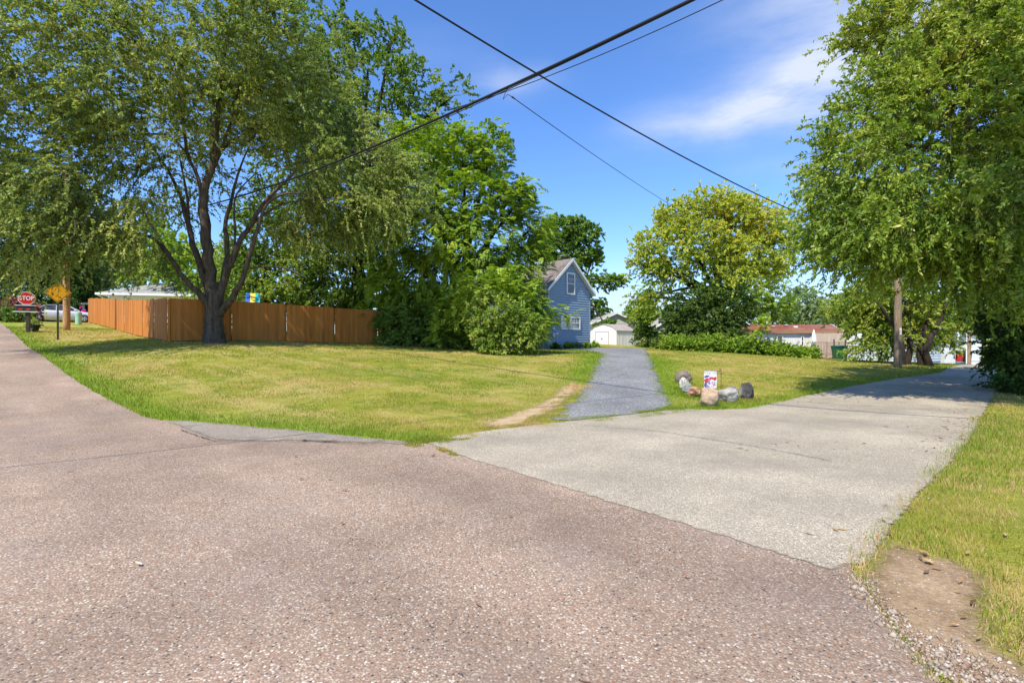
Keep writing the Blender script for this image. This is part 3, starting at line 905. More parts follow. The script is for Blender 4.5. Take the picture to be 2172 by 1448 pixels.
def make_tree(name, label, cat, base, limbs, lobes, *, n, twigs, leaves, leaf, leafmat, bark='bark_dark', twig_len=0.7, group=None, seed=1, zmin=None,
              branch_r=0.035, sides=7, bare=0, wts=None, tint=(.45, .16), up=.3, shell=.5, tint_fn=None, kind_parts=('trunk', 'crown'), twigtubes=True, **kw):
    R = np.random.RandomState(seed); rnd = random.Random(seed)
    root = thing(name, label, cat, base, 0, group)
    B = Vector(base)
    tb = MB(); nodes = []; nr = []
    for pts, rad in limbs:
        q, r = curve_pts(pts, rad)
        for i in range(1, len(q) - 1):
            q[i] = q[i] + Vector((rnd.uniform(-1, 1), rnd.uniform(-1, 1), rnd.uniform(-.5, .5))) * r[i] * (0.25 if r[i] < .3 else .06)
        tb.tube([p - B for p in q], r, 10 if rad[0] > .12 else sides, wob=0.035, rnd=rnd)
        nodes += [tuple(p) for p in q]; nr += r
    C = sample_lobes(lobes, n, R, shell, wts)
    ground = H(C[:, 0], C[:, 1])
    C[:, 2] = np.maximum(C[:, 2], ground + (0.25 if zmin is None else zmin))
    core = np.array(tuple(sum((l[0] for l in lobes), Vector()) / len(lobes)))
    nodes = np.array(nodes); nr = np.array(nr)
    order = np.argsort(((C - nodes.mean(0)) ** 2).sum(1))
    extra = []; er = []
    for k in order:
        c = C[k]
        d = np.linalg.norm(nodes - c, axis=1) + np.maximum(0, nodes[:, 2] - c[2]) * 1.2
        j = int(np.argmin(d)); a = Vector(nodes[j]); b = Vector(c); L = (b - a).length
        if L < 0.15: continue
        r0 = min(nr[j] * 0.75, branch_r * (0.5 + 0.35 * L)); r1 = max(0.006, r0 * .3)
        mid = a.lerp(b, .5) + Vector((rnd.uniform(-.12, .12), rnd.uniform(-.12, .12), rnd.uniform(-.02, .2))) * L
        q, r = curve_pts([a, mid, b], [r0, (r0 + r1) / 2, r1], 3)
        tb.tube([p - B for p in q], r, 4, caps=False)
        if L > .35:
            extra = [tuple(p) for p in q[2:]]; nodes = np.concatenate([nodes, np.array(extra)]); nr = np.concatenate([nr, np.array(r[2:])])
    t0 = np.clip(R.normal(tint[0], tint[1], n) + (vnoise(C[:, :2] + C[:, 2:3] * .7, .45, seed) - .5) * .35, 0, 1)
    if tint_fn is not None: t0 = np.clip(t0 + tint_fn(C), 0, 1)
    v, t, a0, a1 = leaf_cloud(C, R, twigs=twigs, twig_len=twig_len, leaves=leaves, leaf=leaf, core=core, tint0=t0, up=up, **kw)
    gz = np.repeat(H(v[::4, 0], v[::4, 1]), 4)
    v[:, 2] = np.maximum(v[:, 2], gz + 0.03)
    if twigtubes:
        pick = R.rand(len(a0)) < .35
        for p, q in zip(a0[pick], a1[pick]):
            tb.tube([Vector(p) - B, Vector(q[0]) - B, Vector((q[0] + q[1]) / 2) - B + Vector((0, 0, .04)), Vector(q[1]) - B], [.008, .007, .006, .003], 3, caps=False)
    if bare:     # hanging bare twigs
        for k in R.choice(n, bare):
            p = Vector(C[k]); 
            for _ in range(4):
                e = p + Vector((rnd.uniform(-.5, .5), rnd.uniform(-.5, .3), rnd.uniform(-1.3, -.4)))
                q, r = curve_pts([p, p.lerp(e, .4) + Vector((rnd.uniform(-.2, .2), 0, .15)), e], [.012, .008, .004], 3)
                tb.tube([x - B for x in q], r, 3, caps=False)
    tb.build(kind_parts[0], M[bark], root, smooth=True, fix=False)
    v = v - np.array(tuple(B))
    mesh_np(kind_parts[1], v, np.arange(len(v)).reshape(-1, 4), M[leafmat], {'tint': t}, parent=root)
    return root


def stem(px, base, top, r, D, dx=0):
    """plain trunk from a ground pixel up"""
    g = on(*base) if not isinstance(base, Vector) else base
    return ([g - Vector((0, 0, .2)), g.lerp(top, .35) + Vector((dx, 0, 0)), top], [r, r * .7, r * .35])


# ---- the big elm by the fence
Dm = 22.0
eb = P(453, 728, Dm); eb.z = h1(eb.x, eb.y)
flare = [eb + Vector((0, 0, -.3)), eb + Vector((0, 0, .12)), eb + Vector((0, 0, .55)), eb + Vector((0, 0, 1.0)), P(454, 655, Dm), P(455, 625, Dm), P(452, 595, Dm)]
elm_limbs = [(flare, [.58, .47, .40, .375, .36, .33, .22])]
for L in ([(452, 650, 22, .26), (446, 590, 22, .23), (440, 530, 21.9, .22), (434, 460, 21.8, .21), (430, 410, 21.8, .19), (440, 385, 21.8, .15), (455, 330, 21.7, .13), (458, 270, 21.5, .11), (466, 190, 21.3, .08), (480, 90, 21, .05), (490, 10, 21, .03)],
          [(430, 415, 21.8, .14), (418, 370, 21.6, .11), (398, 325, 21.4, .09), (386, 240, 21, .07), (378, 180, 20.8, .05), (360, 90, 20.5, .03)],
          [(405, 335, 21.4, .07), (360, 290, 21, .06), (300, 285, 20.6, .055), (220, 290, 20.2, .05), (150, 300, 20, .045), (60, 325, 19.8, .03), (-60, 340, 19.5, .02)],
          [(455, 355, 21.7, .09), (475, 315, 22, .075), (510, 290, 22.3, .065), (550, 272, 22.6, .06), (620, 290, 23, .05), (700, 330, 23.3, .04), (770, 390, 23.5, .02)],
          [(458, 340, 21.7, .09), (490, 260, 21.6, .075), (505, 190, 21.4, .06), (530, 130, 21.2, .05), (575, 60, 21, .03)],
          [(455, 640, 22, .25), (430, 585, 22.2, .2), (410, 520, 22.4, .17), (395, 460, 22.6, .14), (380, 410, 22.7, .11), (350, 350, 22.9, .08), (300, 280, 23, .05), (250, 180, 23, .03)],
          [(402, 490, 22.5, .1), (398, 430, 22.5, .085), (392, 390, 22.5, .07), (380, 330, 22.6, .04)],
          [(450, 660, 21.9, .24), (425, 625, 21.7, .19), (390, 590, 21.4, .15), (360, 545, 21.2, .12), (330, 510, 21, .09), (305, 498, 20.8, .06), (250, 480, 20.4, .03)],
          [(372, 560, 21.3, .09), (352, 530, 21.5, .08), (338, 505, 21.6, .06), (300, 440, 21.8, .03)],
          [(460, 650, 22, .24), (474, 590, 22.1, .18), (482, 530, 22.3, .15), (478, 475, 22.4, .12), (490, 430, 22.5, .10), (500, 385, 22.6, .08), (520, 330, 22.7, .05), (560, 250, 22.9, .03)],
          [(462, 640, 22, .24), (485, 570, 21.9, .19), (505, 520, 21.8, .16), (530, 480, 21.7, .14), (560, 430, 21.5, .12), (595, 395, 21.3, .09), (640, 350, 21.1, .06), (700, 280, 21, .03)],
          [(530, 480, 21.7, .09), (560, 455, 21.9, .075), (600, 432, 22.1, .065), (650, 425, 22.3, .05), (720, 415, 22.5, .03)],
          [(465, 668, 21.9, .22), (495, 625, 21.7, .18), (515, 590, 21.5, .15), (535, 520, 21.3, .13), (548, 480, 21.2, .11), (565, 435, 21.1, .08), (610, 410, 21, .06), (680, 420, 20.8, .045), (760, 450, 20.6, .02)],
          [(520, 572, 21.5, .07), (560, 565, 21.4, .06), (610, 570, 21.3, .045), (650, 590, 21.2, .02)],
          [(500, 530, 21.9, .07), (497, 450, 22.3, .06), (503, 410, 22.4, .05), (540, 370, 22.6, .03)]):
    elm_limbs.append(pxl([(a, b, d, r * (.98 if L[0][3] == .26 else .70)) for a, b, d, r in L]))
elm_lobes = [lobe(*l) for l in ((180, 130, 19, 190, 150, 4), (420, 90, 20, 190, 110, 4), (600, 110, 21, 130, 120, 3.5), (640, 260, 22.5, 130, 110, 3), (90, 330, 18.5, 140, 90, 3), (300, 260, 20, 150, 90, 3.2),
                                (330, 380, 23, 130, 80, 3), (560, 210, 23.5, 130, 110, 3), (740, 350, 22, 110, 90, 2.6), (840, 410, 21.5, 65, 70, 1.8), (770, 445, 21.8, 80, 65, 2.0), (630, 470, 23.5, 80, 60, 2.2),
                                (80, 430, 18, 130, 80, 2.6), (190, 480, 18.5, 90, 55, 2.2), (50, 525, 18, 90, 55, 2.0), (260, 430, 20, 100, 70, 2.5), (470, 330, 24.5, 120, 90, 2.5), (345, 545, 23.5, 60, 30, 1.5),
                                (-90, 250, 17, 120, 200, 4), (690, 480, 23.8, 60, 40, 1.6), (470, 200, 24, 150, 120, 3), (390, 590, 23, 40, 14, .8))]
make_tree('elm_tree', 'huge spreading elm with many dark limbs beside the orange fence', 'tree', eb, elm_limbs, elm_lobes, n=900, twigs=10, leaves=48, leaf=(0.115, 0.052), leafmat='leaf_elm', bark='bark',
          twig_len=1.0, droop=.55, up=.15, seed=4, bare=70, spread=.3, shell=.35, wts=[1, 1, 1, 1, .8, .8, .5, .8, 1.1, 1.3, 1.1, .9, 1.2, 1.2, 1.2, .7, .35, .5, .8, .9, .5, .4], flat=.25)

# ---- low bough hanging in front of the signs
# ---- tall tree behind
def simple_tree(name, label, px, D, lobes, trunk_r, *, hgt=None, dx=0.0, seed=1, cat='tree', group=None, base=None, **kw):
    x = (px - CX) / FPX * D
    b = on(x, D) if base is None else base
    cz = max(l[0].z for l in lobes)
    top = Vector((x + dx, D, b.z + (cz - b.z) * .8))
    rnd = random.Random(seed)
    limbs = [([b - Vector((0, 0, .2)), b.lerp(top, .3) + Vector((rnd.uniform(-.1, .1), 0, 0)), b.lerp(top, .65) + Vector((rnd.uniform(-.3, .3), rnd.uniform(-.3, .3), 0)), top], [trunk_r * 1.25, trunk_r, trunk_r * .6, trunk_r * .2])]
    for l in lobes:
        tq, _ = curve_pts(*limbs[0]); a = tq[int(len(tq) * rnd.uniform(.35, .75))]; e = l[0]
        limbs.append(([a, a.lerp(e, .5) + Vector((rnd.uniform(-.2, .2), rnd.uniform(-.2, .2), .25)), e], [trunk_r * .5, trunk_r * .35, trunk_r * .15]))
    return make_tree(name, label, cat, b, limbs, lobes, seed=seed, group=group, **kw)


LB = lambda *ls: [lobe(*l) for l in ls]
simple_tree('cottonwood_tree', 'tallest tree rising behind the elm with a ragged sunlit top', 760, 34,
            LB((780, 150, 34, 110, 90, 3.5), (880, 190, 34, 60, 60, 2.5), (960, 205, 34, 38, 38, 1.5), (690, 90, 33.5, 90, 80, 3), (800, 290, 34, 120, 90, 3.5), (700, 260, 33, 110, 120, 3.5), (900, 290, 34, 70, 50, 2.5), (830, 90, 34, 40, 45, 1.6), (720, 450, 33, 120, 110, 3), (640, 380, 33, 90, 90, 3)),
            .4, n=620, twigs=5, leaves=36, leaf=(.15, .10), leafmat='leaf_back', twig_len=.9, seed=11, droop=.3, tint=(.55, .16))
simple_tree('walnut_tree', 'broad bright green walnut tree with feathery drooping fronds', 985, 28.5,
            LB((900, 320, 28.5, 75, 55, 2.2), (980, 330, 28.5, 60, 50, 2), (1040, 330, 28.5, 45, 55, 1.8), (870, 400, 28, 90, 60, 2.2), (980, 430, 28, 110, 60, 2.4), (1075, 430, 28.5, 55, 50, 1.8), (1110, 415, 28.8, 35, 25, 1.2), (1130, 480, 28.8, 40, 35, 1.4),
               (900, 500, 28, 90, 60, 2.2), (1010, 520, 28, 100, 60, 2.2), (1100, 560, 28.5, 70, 50, 1.8), (860, 590, 28.5, 80, 60, 2), (950, 620, 28.5, 90, 50, 2), (1132, 525, 29, 24, 28, 1.0), (820, 660, 28.5, 50, 40, 1.2)),
            .26, n=1000, twigs=7, leaves=22, leaf=(.19, .075), leafmat='leaf_walnut', style='pinnate', twig_len=.62, droop=.5, up=.35, seed=12, shell=.45, twigtubes=False, tint=(.5, .16), spread=.22)
simple_tree('sumac_clump', 'leafy sumac clump with long fronds in front of the blue house', 1110, 24.5,
            LB((1080, 605, 24.5, 50, 32, 1.2), (1030, 610, 24.5, 60, 40, 1.3), (985, 650, 25, 60, 40, 1.3), (1110, 650, 24.3, 50, 40, 1.1), (1122, 640, 24.5, 28, 18, .8), (960, 700, 25.2, 50, 35, 1.1), (1165, 665, 24.8, 40, 18, .7), (1135, 690, 24.5, 35, 30, .9)),
            .09, n=230, twigs=6, leaves=24, leaf=(.14, .055), leafmat='leaf_walnut', style='pinnate', twig_len=.55, droop=.45, up=.4, seed=13, cat='shrub', twigtubes=False, tint=(.58, .15), spread=.15)
simple_tree('dogwood_shrub', 'pale leaved round shrub on thin stems at the lawn edge', 1062, 23.2,
            LB((1050, 670, 23.2, 60, 40, 1.1), (1110, 700, 23.2, 45, 35, .9), (1040, 715, 23, 40, 30, .8), (1080, 725, 23, 50, 25, .9), (1055, 745, 23, 45, 9, .7)),
            .05, n=240, twigs=5, leaves=20, leaf=(.11, .07), leafmat='leaf_shrub', twig_len=.35, droop=.2, seed=14, cat='shrub', tint=(.6, .2), spread=.12, zmin=.1)
simple_tree('undergrowth_shrub', 'dark tangled shrub under the walnut at the end of the fence', 880, 27.2,
            LB((880, 690, 27.2, 70, 40, 1.2), (850, 690, 27, 40, 35, .9), (940, 710, 27, 60, 30, 1.0), (860, 730, 26.6, 60, 14, .8), (990, 725, 26, 40, 18, .8)),
            .07, n=260, twigs=5, leaves=26, leaf=(.13, .07), leafmat='leaf_back', twig_len=.45, seed=15, cat='shrub', zmin=.1, spread=.15)
# trees in the yard behind the fence
GYT = 'trees in the yard behind the fence'
simple_tree('maple_tree', 'medium green bushy tree behind the fence beside the play roof', 560, 34,
            LB((560, 500, 34, 75, 70, 2.4), (600, 600, 33, 90, 45, 2.2), (520, 590, 35, 70, 50, 2), (650, 560, 33, 70, 60, 2.2)), .2, n=330, twigs=5, leaves=32, leaf=(.15, .10), leafmat='leaf_back', twig_len=.7, seed=16, group=GYT, tint=(.6, .18))
simple_tree('maple_tree', 'shady tree between the walnut and the elm behind the fence', 740, 33,
            LB((740, 570, 33, 90, 70, 2.4), (700, 640, 32, 80, 30, 1.6), (800, 620, 33, 70, 60, 2), (780, 520, 33, 80, 70, 2.2)), .2, n=300, twigs=5, leaves=32, leaf=(.15, .10), leafmat='leaf_back', twig_len=.7, seed=17, group=GYT, tint=(.45, .18))
simple_tree('maple_tree', 'dense green tree behind the elm trunk above the pale house roof', 330, 52,
            LB((330, 545, 52, 80, 50, 3), (290, 500, 54, 70, 50, 3), (400, 560, 50, 70, 50, 3), (470, 590, 46, 60, 50, 2.4)), .3, n=300, twigs=5, leaves=32, leaf=(.24, .16), leafmat='leaf_walnut', twig_len=1.1, seed=18, group=GYT, spread=.4, tint=(.4, .15))
simple_tree('yard_shrub', 'low dark shrubbery along the inside of the fence past the play roof', 720, 37,
            LB((600, 640, 37, 60, 22, 1.2), (690, 645, 37, 60, 24, 1.2), (780, 650, 37, 60, 26, 1.2), (870, 660, 37.5, 60, 40, 1.4), (950, 680, 38, 60, 50, 1.4)), .1, n=330, twigs=5, leaves=30, leaf=(.17, .11), leafmat='leaf_back', twig_len=.5, seed=29, cat='shrub', zmin=.1, spread=.25, tint=(.4, .18))
simple_tree('privet_hedge', 'dark hedge across the yard behind the parked car', 90, 56,
            LB((20, 665, 56, 40, 24, 1.2), (70, 665, 56, 40, 24, 1.2), (120, 665, 56, 40, 24, 1.2), (170, 662, 60, 30, 24, 1.2)), .1, n=300, twigs=5, leaves=30, leaf=(.22, .14), leafmat='leaf_dark', twig_len=.6, seed=30, cat='hedge', zmin=.1, spread=.3, tint=(.5, .18))
# far trees on the uphill side
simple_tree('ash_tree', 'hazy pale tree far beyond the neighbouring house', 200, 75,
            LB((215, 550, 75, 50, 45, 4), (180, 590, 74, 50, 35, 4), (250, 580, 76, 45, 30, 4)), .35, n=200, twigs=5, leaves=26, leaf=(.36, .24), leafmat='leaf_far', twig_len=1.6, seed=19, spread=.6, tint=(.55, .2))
simple_tree('spruce_tree', 'dark tall tree up the road behind the stop sign', 70, 56,
            LB((60, 480, 56, 70, 90, 3.5), (20, 560, 55, 60, 70, 3), (100, 590, 56, 50, 60, 3), (150, 560, 58, 40, 80, 3), (-40, 520, 56, 70, 120, 4), (60, 630, 54, 90, 25, 2)), .4, n=420, twigs=5, leaves=30, leaf=(.26, .16), leafmat='leaf_dark', twig_len=1.2, seed=20, spread=.5, tint=(.4, .2))
simple_tree('spruce_tree', 'dark tree standing behind the yellow diamond sign', 160, 62,
            LB((160, 480, 62, 40, 60, 3), (150, 590, 62, 40, 50, 2.5), (175, 630, 60, 30, 25, 2)), .4, n=200, twigs=5, leaves=30, leaf=(.26, .16), leafmat='leaf_dark', twig_len=1.2, seed=21, spread=.5)
# oak behind the blue house
simple_tree('oak_tree', 'dark green oak with layered boughs behind the blue house', 1240, 60.5,
            LB((1195, 490, 61, 55, 30, 2.2), (1240, 500, 61, 40, 26, 1.8), (1180, 530, 61, 50, 30, 2), (1255, 545, 61, 38, 15, 1.4), (1245, 590, 61, 35, 12, 1.2), (1298, 597, 60, 30, 13, 1.2), (1262, 650, 61, 22, 22, 1.1), (1255, 690, 61, 30, 14, 1.0), (1285, 690, 57, 22, 9, .8), (1215, 560, 61, 40, 20, 1.6)),
            .26, n=480, twigs=5, leaves=30, leaf=(.26, .17), leafmat='leaf_oak', twig_len=.6, seed=22, spread=.25, shell=.3, dx=-.5, tint=(.55, .18), up=.5)
# the yellowing tree and the growth under it
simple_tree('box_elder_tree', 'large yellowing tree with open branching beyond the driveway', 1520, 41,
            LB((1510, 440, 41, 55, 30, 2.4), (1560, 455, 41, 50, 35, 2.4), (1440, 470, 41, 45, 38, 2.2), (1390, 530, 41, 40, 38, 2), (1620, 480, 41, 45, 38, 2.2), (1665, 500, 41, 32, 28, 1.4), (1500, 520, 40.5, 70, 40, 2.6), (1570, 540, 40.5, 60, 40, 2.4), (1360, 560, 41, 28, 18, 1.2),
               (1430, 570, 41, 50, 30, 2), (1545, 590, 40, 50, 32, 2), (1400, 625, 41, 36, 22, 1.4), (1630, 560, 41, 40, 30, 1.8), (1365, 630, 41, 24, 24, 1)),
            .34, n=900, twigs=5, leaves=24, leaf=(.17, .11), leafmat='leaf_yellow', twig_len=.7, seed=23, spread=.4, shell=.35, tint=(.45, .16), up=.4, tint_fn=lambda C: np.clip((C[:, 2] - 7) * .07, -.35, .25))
simple_tree('mulberry_tree', 'dark leafy tree filling in beneath the yellowing tree', 1490, 38.5,
            LB((1480, 660, 38.5, 60, 50, 2), (1540, 650, 38.5, 60, 45, 2), (1450, 690, 38, 45, 36, 1.6), (1520, 705, 37.5, 60, 26, 1.6)), .2, n=300, twigs=5, leaves=30, leaf=(.17, .11), leafmat='leaf_dark', twig_len=.6, seed=24, spread=.25, tint=(.5, .2))
simple_tree('mulberry_tree', 'feathery mid green tree behind the mobile home roof', 1620, 55,
            LB((1610, 600, 55, 45, 45, 2), (1640, 640, 55, 45, 35, 2), (1590, 655, 55, 50, 35, 2), (1660, 665, 56, 30, 25, 1.4), (1600, 640, 54, 50, 20, 1.4)), .2, n=260, twigs=6, leaves=22, leaf=(.19, .09), leafmat='leaf_walnut', style='pinnate', twig_len=.7, seed=25, spread=.25, twigtubes=False, tint=(.45, .15))
simple_tree('lilac_bush', 'rounded bush beside the white shed', 1375, 43,
            LB((1375, 720, 43, 26, 18, 1.0), (1365, 700, 43.5, 16, 16, .7), (1395, 728, 42, 22, 12, .8)), .08, n=90, twigs=5, leaves=26, leaf=(.16, .11), leafmat='leaf_back', twig_len=.4, seed=26, cat='shrub', zmin=.1, spread=.18, tint=(.55, .2))
simple_tree('lilac_bush', 'dark bush between the cream gable and the vine bank', 1430, 38,
            LB((1430, 712, 38, 24, 24, 1.0), (1415, 733, 37, 24, 12, .8), (1455, 725, 37, 28, 18, .9)), .08, n=110, twigs=5, leaves=26, leaf=(.15, .10), leafmat='leaf_dark', twig_len=.4, seed=27, cat='shrub', zmin=.1, spread=.18, tint=(.6, .2))
simple_tree('poplar_sapling', 'small light green tree over the shed and the teal roof', 1365, 56,
            LB((1360, 660, 56, 28, 22, 1.4), (1385, 668, 56, 24, 16, 1.2), (1370, 690, 55, 14, 14, .8)), .1, n=100, twigs=5, leaves=22, leaf=(.2, .14), leafmat='leaf_vine', twig_len=.6, seed=28, spread=.25, tint=(.7, .2))


def vine_bank():
    R = np.random.RandomState(31)
    line = [(1440, 742), (1480, 745), (1560, 749), (1640, 754), (1700, 759), (1745, 764)]
    tops = [718, 722, 723, 733, 743, 752]
    g = [on((p[0] - CX) / FPX * D, D) for p, D in zip(line, (32.5, 32.5, 32, 31, 30, 28.5))]
    lobes = []
    for i in range(len(g) - 1):
        for t in (0, .33, .66):
            b = g[i].lerp(g[i + 1], t); top = tops[i] + (tops[i + 1] - tops[i]) * t + R.uniform(-5, 5)
            D = b.y + .9; hh = (EYE + (CY - top) / FPX * D) - h1(b.x, D)
            lobes.append((Vector((b.x, D, h1(b.x, D) + hh * .45)), Vector((.75, .8, hh * .55))))
    b0 = on(g[2].x, g[2].y + .8)
    limbs = [([b0 - Vector((0, 0, .1)), b0 + Vector((0, 0, .3)), b0 + Vector((.3, 0, .7))], [.05, .04, .03])]
    make_tree('vine_hedge', 'long low bank of bright vines along the back of the lawn', 'hedge', b0, limbs, lobes, n=760, twigs=6, leaves=16, leaf=(.12, .09), leafmat='leaf_vine', twig_len=.4, seed=32, zmin=.08, spread=.16, up=.5, flat=1.0, tint=(.5, .18), twigtubes=False, branch_r=.012, kind_parts=('stems', 'foliage'))


vine_bank()
simple_tree('sumac_sapling', 'slender sapling standing up out of the vine bank', 1614, 31.5,
            LB((1614, 690, 31.5, 14, 18, .4), (1606, 712, 31.5, 20, 12, .5), (1620, 678, 31.5, 8, 10, .3)), .04, n=40, twigs=5, leaves=20, leaf=(.10, .04), leafmat='leaf_walnut', style='pinnate', twig_len=.32, seed=33, spread=.08, twigtubes=False, tint=(.55, .15))
# distance, beyond the mobile home
GFT = 'distant trees beyond the mobile home'
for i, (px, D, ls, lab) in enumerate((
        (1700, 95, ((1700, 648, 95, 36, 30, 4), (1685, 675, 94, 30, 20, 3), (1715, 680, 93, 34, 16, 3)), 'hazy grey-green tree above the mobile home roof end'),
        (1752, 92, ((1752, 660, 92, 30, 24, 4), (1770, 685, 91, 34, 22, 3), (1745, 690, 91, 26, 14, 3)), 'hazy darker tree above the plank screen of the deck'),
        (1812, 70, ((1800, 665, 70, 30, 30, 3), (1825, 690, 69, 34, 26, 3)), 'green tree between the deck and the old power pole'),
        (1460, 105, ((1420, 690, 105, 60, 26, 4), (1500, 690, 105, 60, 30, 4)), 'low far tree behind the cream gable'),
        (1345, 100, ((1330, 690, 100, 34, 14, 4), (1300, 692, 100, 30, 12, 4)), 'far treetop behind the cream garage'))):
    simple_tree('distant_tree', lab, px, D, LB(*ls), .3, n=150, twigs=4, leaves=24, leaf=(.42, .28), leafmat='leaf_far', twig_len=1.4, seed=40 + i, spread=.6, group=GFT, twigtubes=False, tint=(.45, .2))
for i, (px, D, ls, lab) in enumerate((
        (2070, 100, ((2050, 690, 100, 50, 26, 4), (2120, 690, 100, 60, 36, 4)), 'far trees closing the end of the alley'),
        (1970, 80, ((1950, 680, 80, 50, 40, 4), (2010, 670, 80, 50, 50, 4)), 'far tree behind the white garages'))):
    simple_tree('far_tree', lab, px, D, LB(*ls), .3, n=150, twigs=4, leaves=24, leaf=(.4, .27), leafmat='leaf_oak', twig_len=1.4, seed=50 + i, spread=.6, twigtubes=False, tint=(.6, .2))
# multi-stemmed tree beside the pole
tb_ = G(1925, 774)
lb = LB((1840, 640, 27, 60, 40, 1.6), (1900, 650, 26.5, 70, 50, 1.8), (1970, 670, 27, 60, 45, 1.6), (1850, 690, 26.5, 55, 30, 1.3), (1800, 660, 27, 40, 22, 1.0), (1910, 705, 26, 60, 30, 1.4), (1850, 735, 26, 45, 20, 1.0), (1980, 725, 26.5, 40, 14, .9), (1900, 600, 27, 60, 25, 1.4))
lm = [([tb_ + Vector((dx, dy, -.15)), P(px, 735, tb_.y + dy), P(px2, 690, tb_.y + dy + .3), P(px3, 640, tb_.y + dy + .3)], [.17, .13, .1, .05]) for dx, dy, px, px2, px3 in ((-.25, 0, 1912, 1895, 1860), (.15, .3, 1930, 1925, 1920), (.7, .1, 1952, 1965, 1985), (.95, -.2, 1965, 1990, 2010))]
make_tree('box_elder_tree', 'many stemmed leafy tree just behind the near power pole', 'tree', tb_, lm, lb, n=470, twigs=5, leaves=28, leaf=(.13, .065), leafmat='leaf_near', bark='bark_dark', twig_len=.6, seed=61, spread=.2, droop=.4, tint=(.5, .2))

# ---- the near tree leaning over the alley
nb = on(19.5, 15.5)
nl = LB((1840, 485, 13, 100, 75, 1.5), (1752, 522, 13, 55, 36, 1.0), (1770, 430, 13, 65, 70, 1.0), (1830, 350, 13.5, 90, 90, 1.5), (1930, 420, 13, 110, 110, 1.8), (1890, 220, 14, 70, 90, 1.6), (1990, 250, 13.5, 110, 120, 2), (1930, 90, 14.5, 85, 80, 1.8), (2060, 120, 14, 130, 120, 2.2), (2170, 250, 14, 150, 160, 2.4),
        (2060, 420, 12.5, 120, 95, 1.8), (2170, 480, 12, 120, 120, 1.8), (1880, 505, 13.5, 100, 40, 1.4), (2010, 520, 13, 110, 50, 1.6), (2145, 585, 12.5, 80, 50, 1.6), (2000, 20, 15, 110, 60, 2), (2200, 60, 15, 150, 120, 2.4), (1740, 500, 13.2, 40, 40, .7), (1728, 545, 13.2, 32, 15, .6),
        (2280, 350, 13, 140, 250, 2.5), (1850, 50, 14.8, 40, 45, 1.0), (2090, 570, 16, 80, 35, 1.4)) + [(Vector(c), Vector(r)) for c, r in (((9.0, 8.2, 9.6), (1.6, 1.6, 1.0)), ((11.5, 9.2, 9.8), (2.0, 1.8, 1.2)), ((14.5, 6.0, 8.5), (1.8, 1.4, 1.0)))]  # world-placed lobes sit unseen above the view, added to shade the alley
nlim = [([nb - Vector((0, 0, .3)), nb + Vector((-.3, -.2, 2.2)), nb + Vector((-1.2, -.6, 4.5)), nb + Vector((-2.0, -1, 7.5)), nb + Vector((-3, -1.2, 11))], [.5, .4, .32, .2, .06])]
for tgt, r in (((1830, 480, 13), .12), ((1870, 300, 13.5), .12), ((1950, 120, 14.5), .11), ((2060, 450, 12.5), .12), ((1900, 570, 13.5), .1), ((2050, 600, 13), .1), ((2100, 100, 14), .12), ((2000, 250, 13.5), .11), ((1760, 520, 13.1), .07)):
    a = nb + Vector((-.6 - random.Random(tgt[0]).random(), -.4, 3 + 2.5 * random.Random(tgt[1]).random())); e = P(*tgt)
    nlim.append(([a, a.lerp(e, .35) + Vector((0, 0, .8)), a.lerp(e, .7) + Vector((0, 0, .5)), e], [r, r * .75, r * .5, r * .2]))
make_tree('ash_tree', 'big near tree leaning its leafy boughs out over the alley', 'tree', nb, nlim, nl, n=860, twigs=12, leaves=38, leaf=(.115, .046), leafmat='leaf_near', bark='bark', twig_len=.75, droop=.33, up=.15, seed=71, spread=.24, shell=.3, bare=40, tint=(.5, .17), flat=.3, outward=.7)
simple_tree('thicket_shrub', 'dark dense thicket crowding the verge of the alley', 2160, 16.5,
            LB((2170, 700, 16.5, 60, 60, 1.0), (2165, 780, 16, 40, 50, .8), (2200, 760, 15.5, 70, 80, 1.0), (2160, 830, 15, 30, 20, .6), (2230, 650, 16, 80, 60, 1.2), (2150, 735, 17, 24, 40, .7), (2190, 830, 14.5, 45, 22, .7), (2125, 675, 18, 42, 42, 1.1), (2150, 640, 18.5, 60, 40, 1.2)),
            .1, n=420, twigs=5, leaves=30, leaf=(.115, .058), leafmat='leaf_dark', twig_len=.5, seed=72, cat='shrub', zmin=.1, spread=.18, tint=(.5, .2), base=on(17.2, 17))
# ------------------------------------------------------------------ fence
M['fence_b'] = plain('stained_cedar_dark', (0.45, 0.160, 0.030), 0.7, 0.2, 2.0, 0.2, dirt=((0.25, 0.10, 0.03), 0.6), stretch=(3, 3, 0.35))
M['fence_c'] = plain('stained_cedar_pale', (0.53, 0.205, 0.045), 0.7, 0.18, 2.0, 0.2, dirt=((0.36, 0.15, 0.04), 0.6), stretch=(3, 3, 0.35))
M['fence_wood'] = plain('stained_cedar', (0.50, 0.185, 0.033), 0.7, 0.16, 2.0, 0.2, dirt=((0.36, 0.125, 0.022), 0.6), stretch=(3, 3, 0.35))
M['white'] = plain('white_paint', (0.78, 0.77, 0.74), 0.5, 0.05, 3)
M['white_dirty'] = plain('weathered_white_metal', (0.72, 0.70, 0.66), 0.5, 0.06, 2, dirt=((0.45, 0.38, 0.30), 0.5), stretch=(3, 3, .5))
M['metal'] = plain('grey_metal', (0.42, 0.43, 0.45), 0.4, 0.1, 8, 0.5, 0.4)
M['black'] = plain('black_rubber_plastic', (0.02, 0.02, 0.022), 0.55, 0.15, 8)


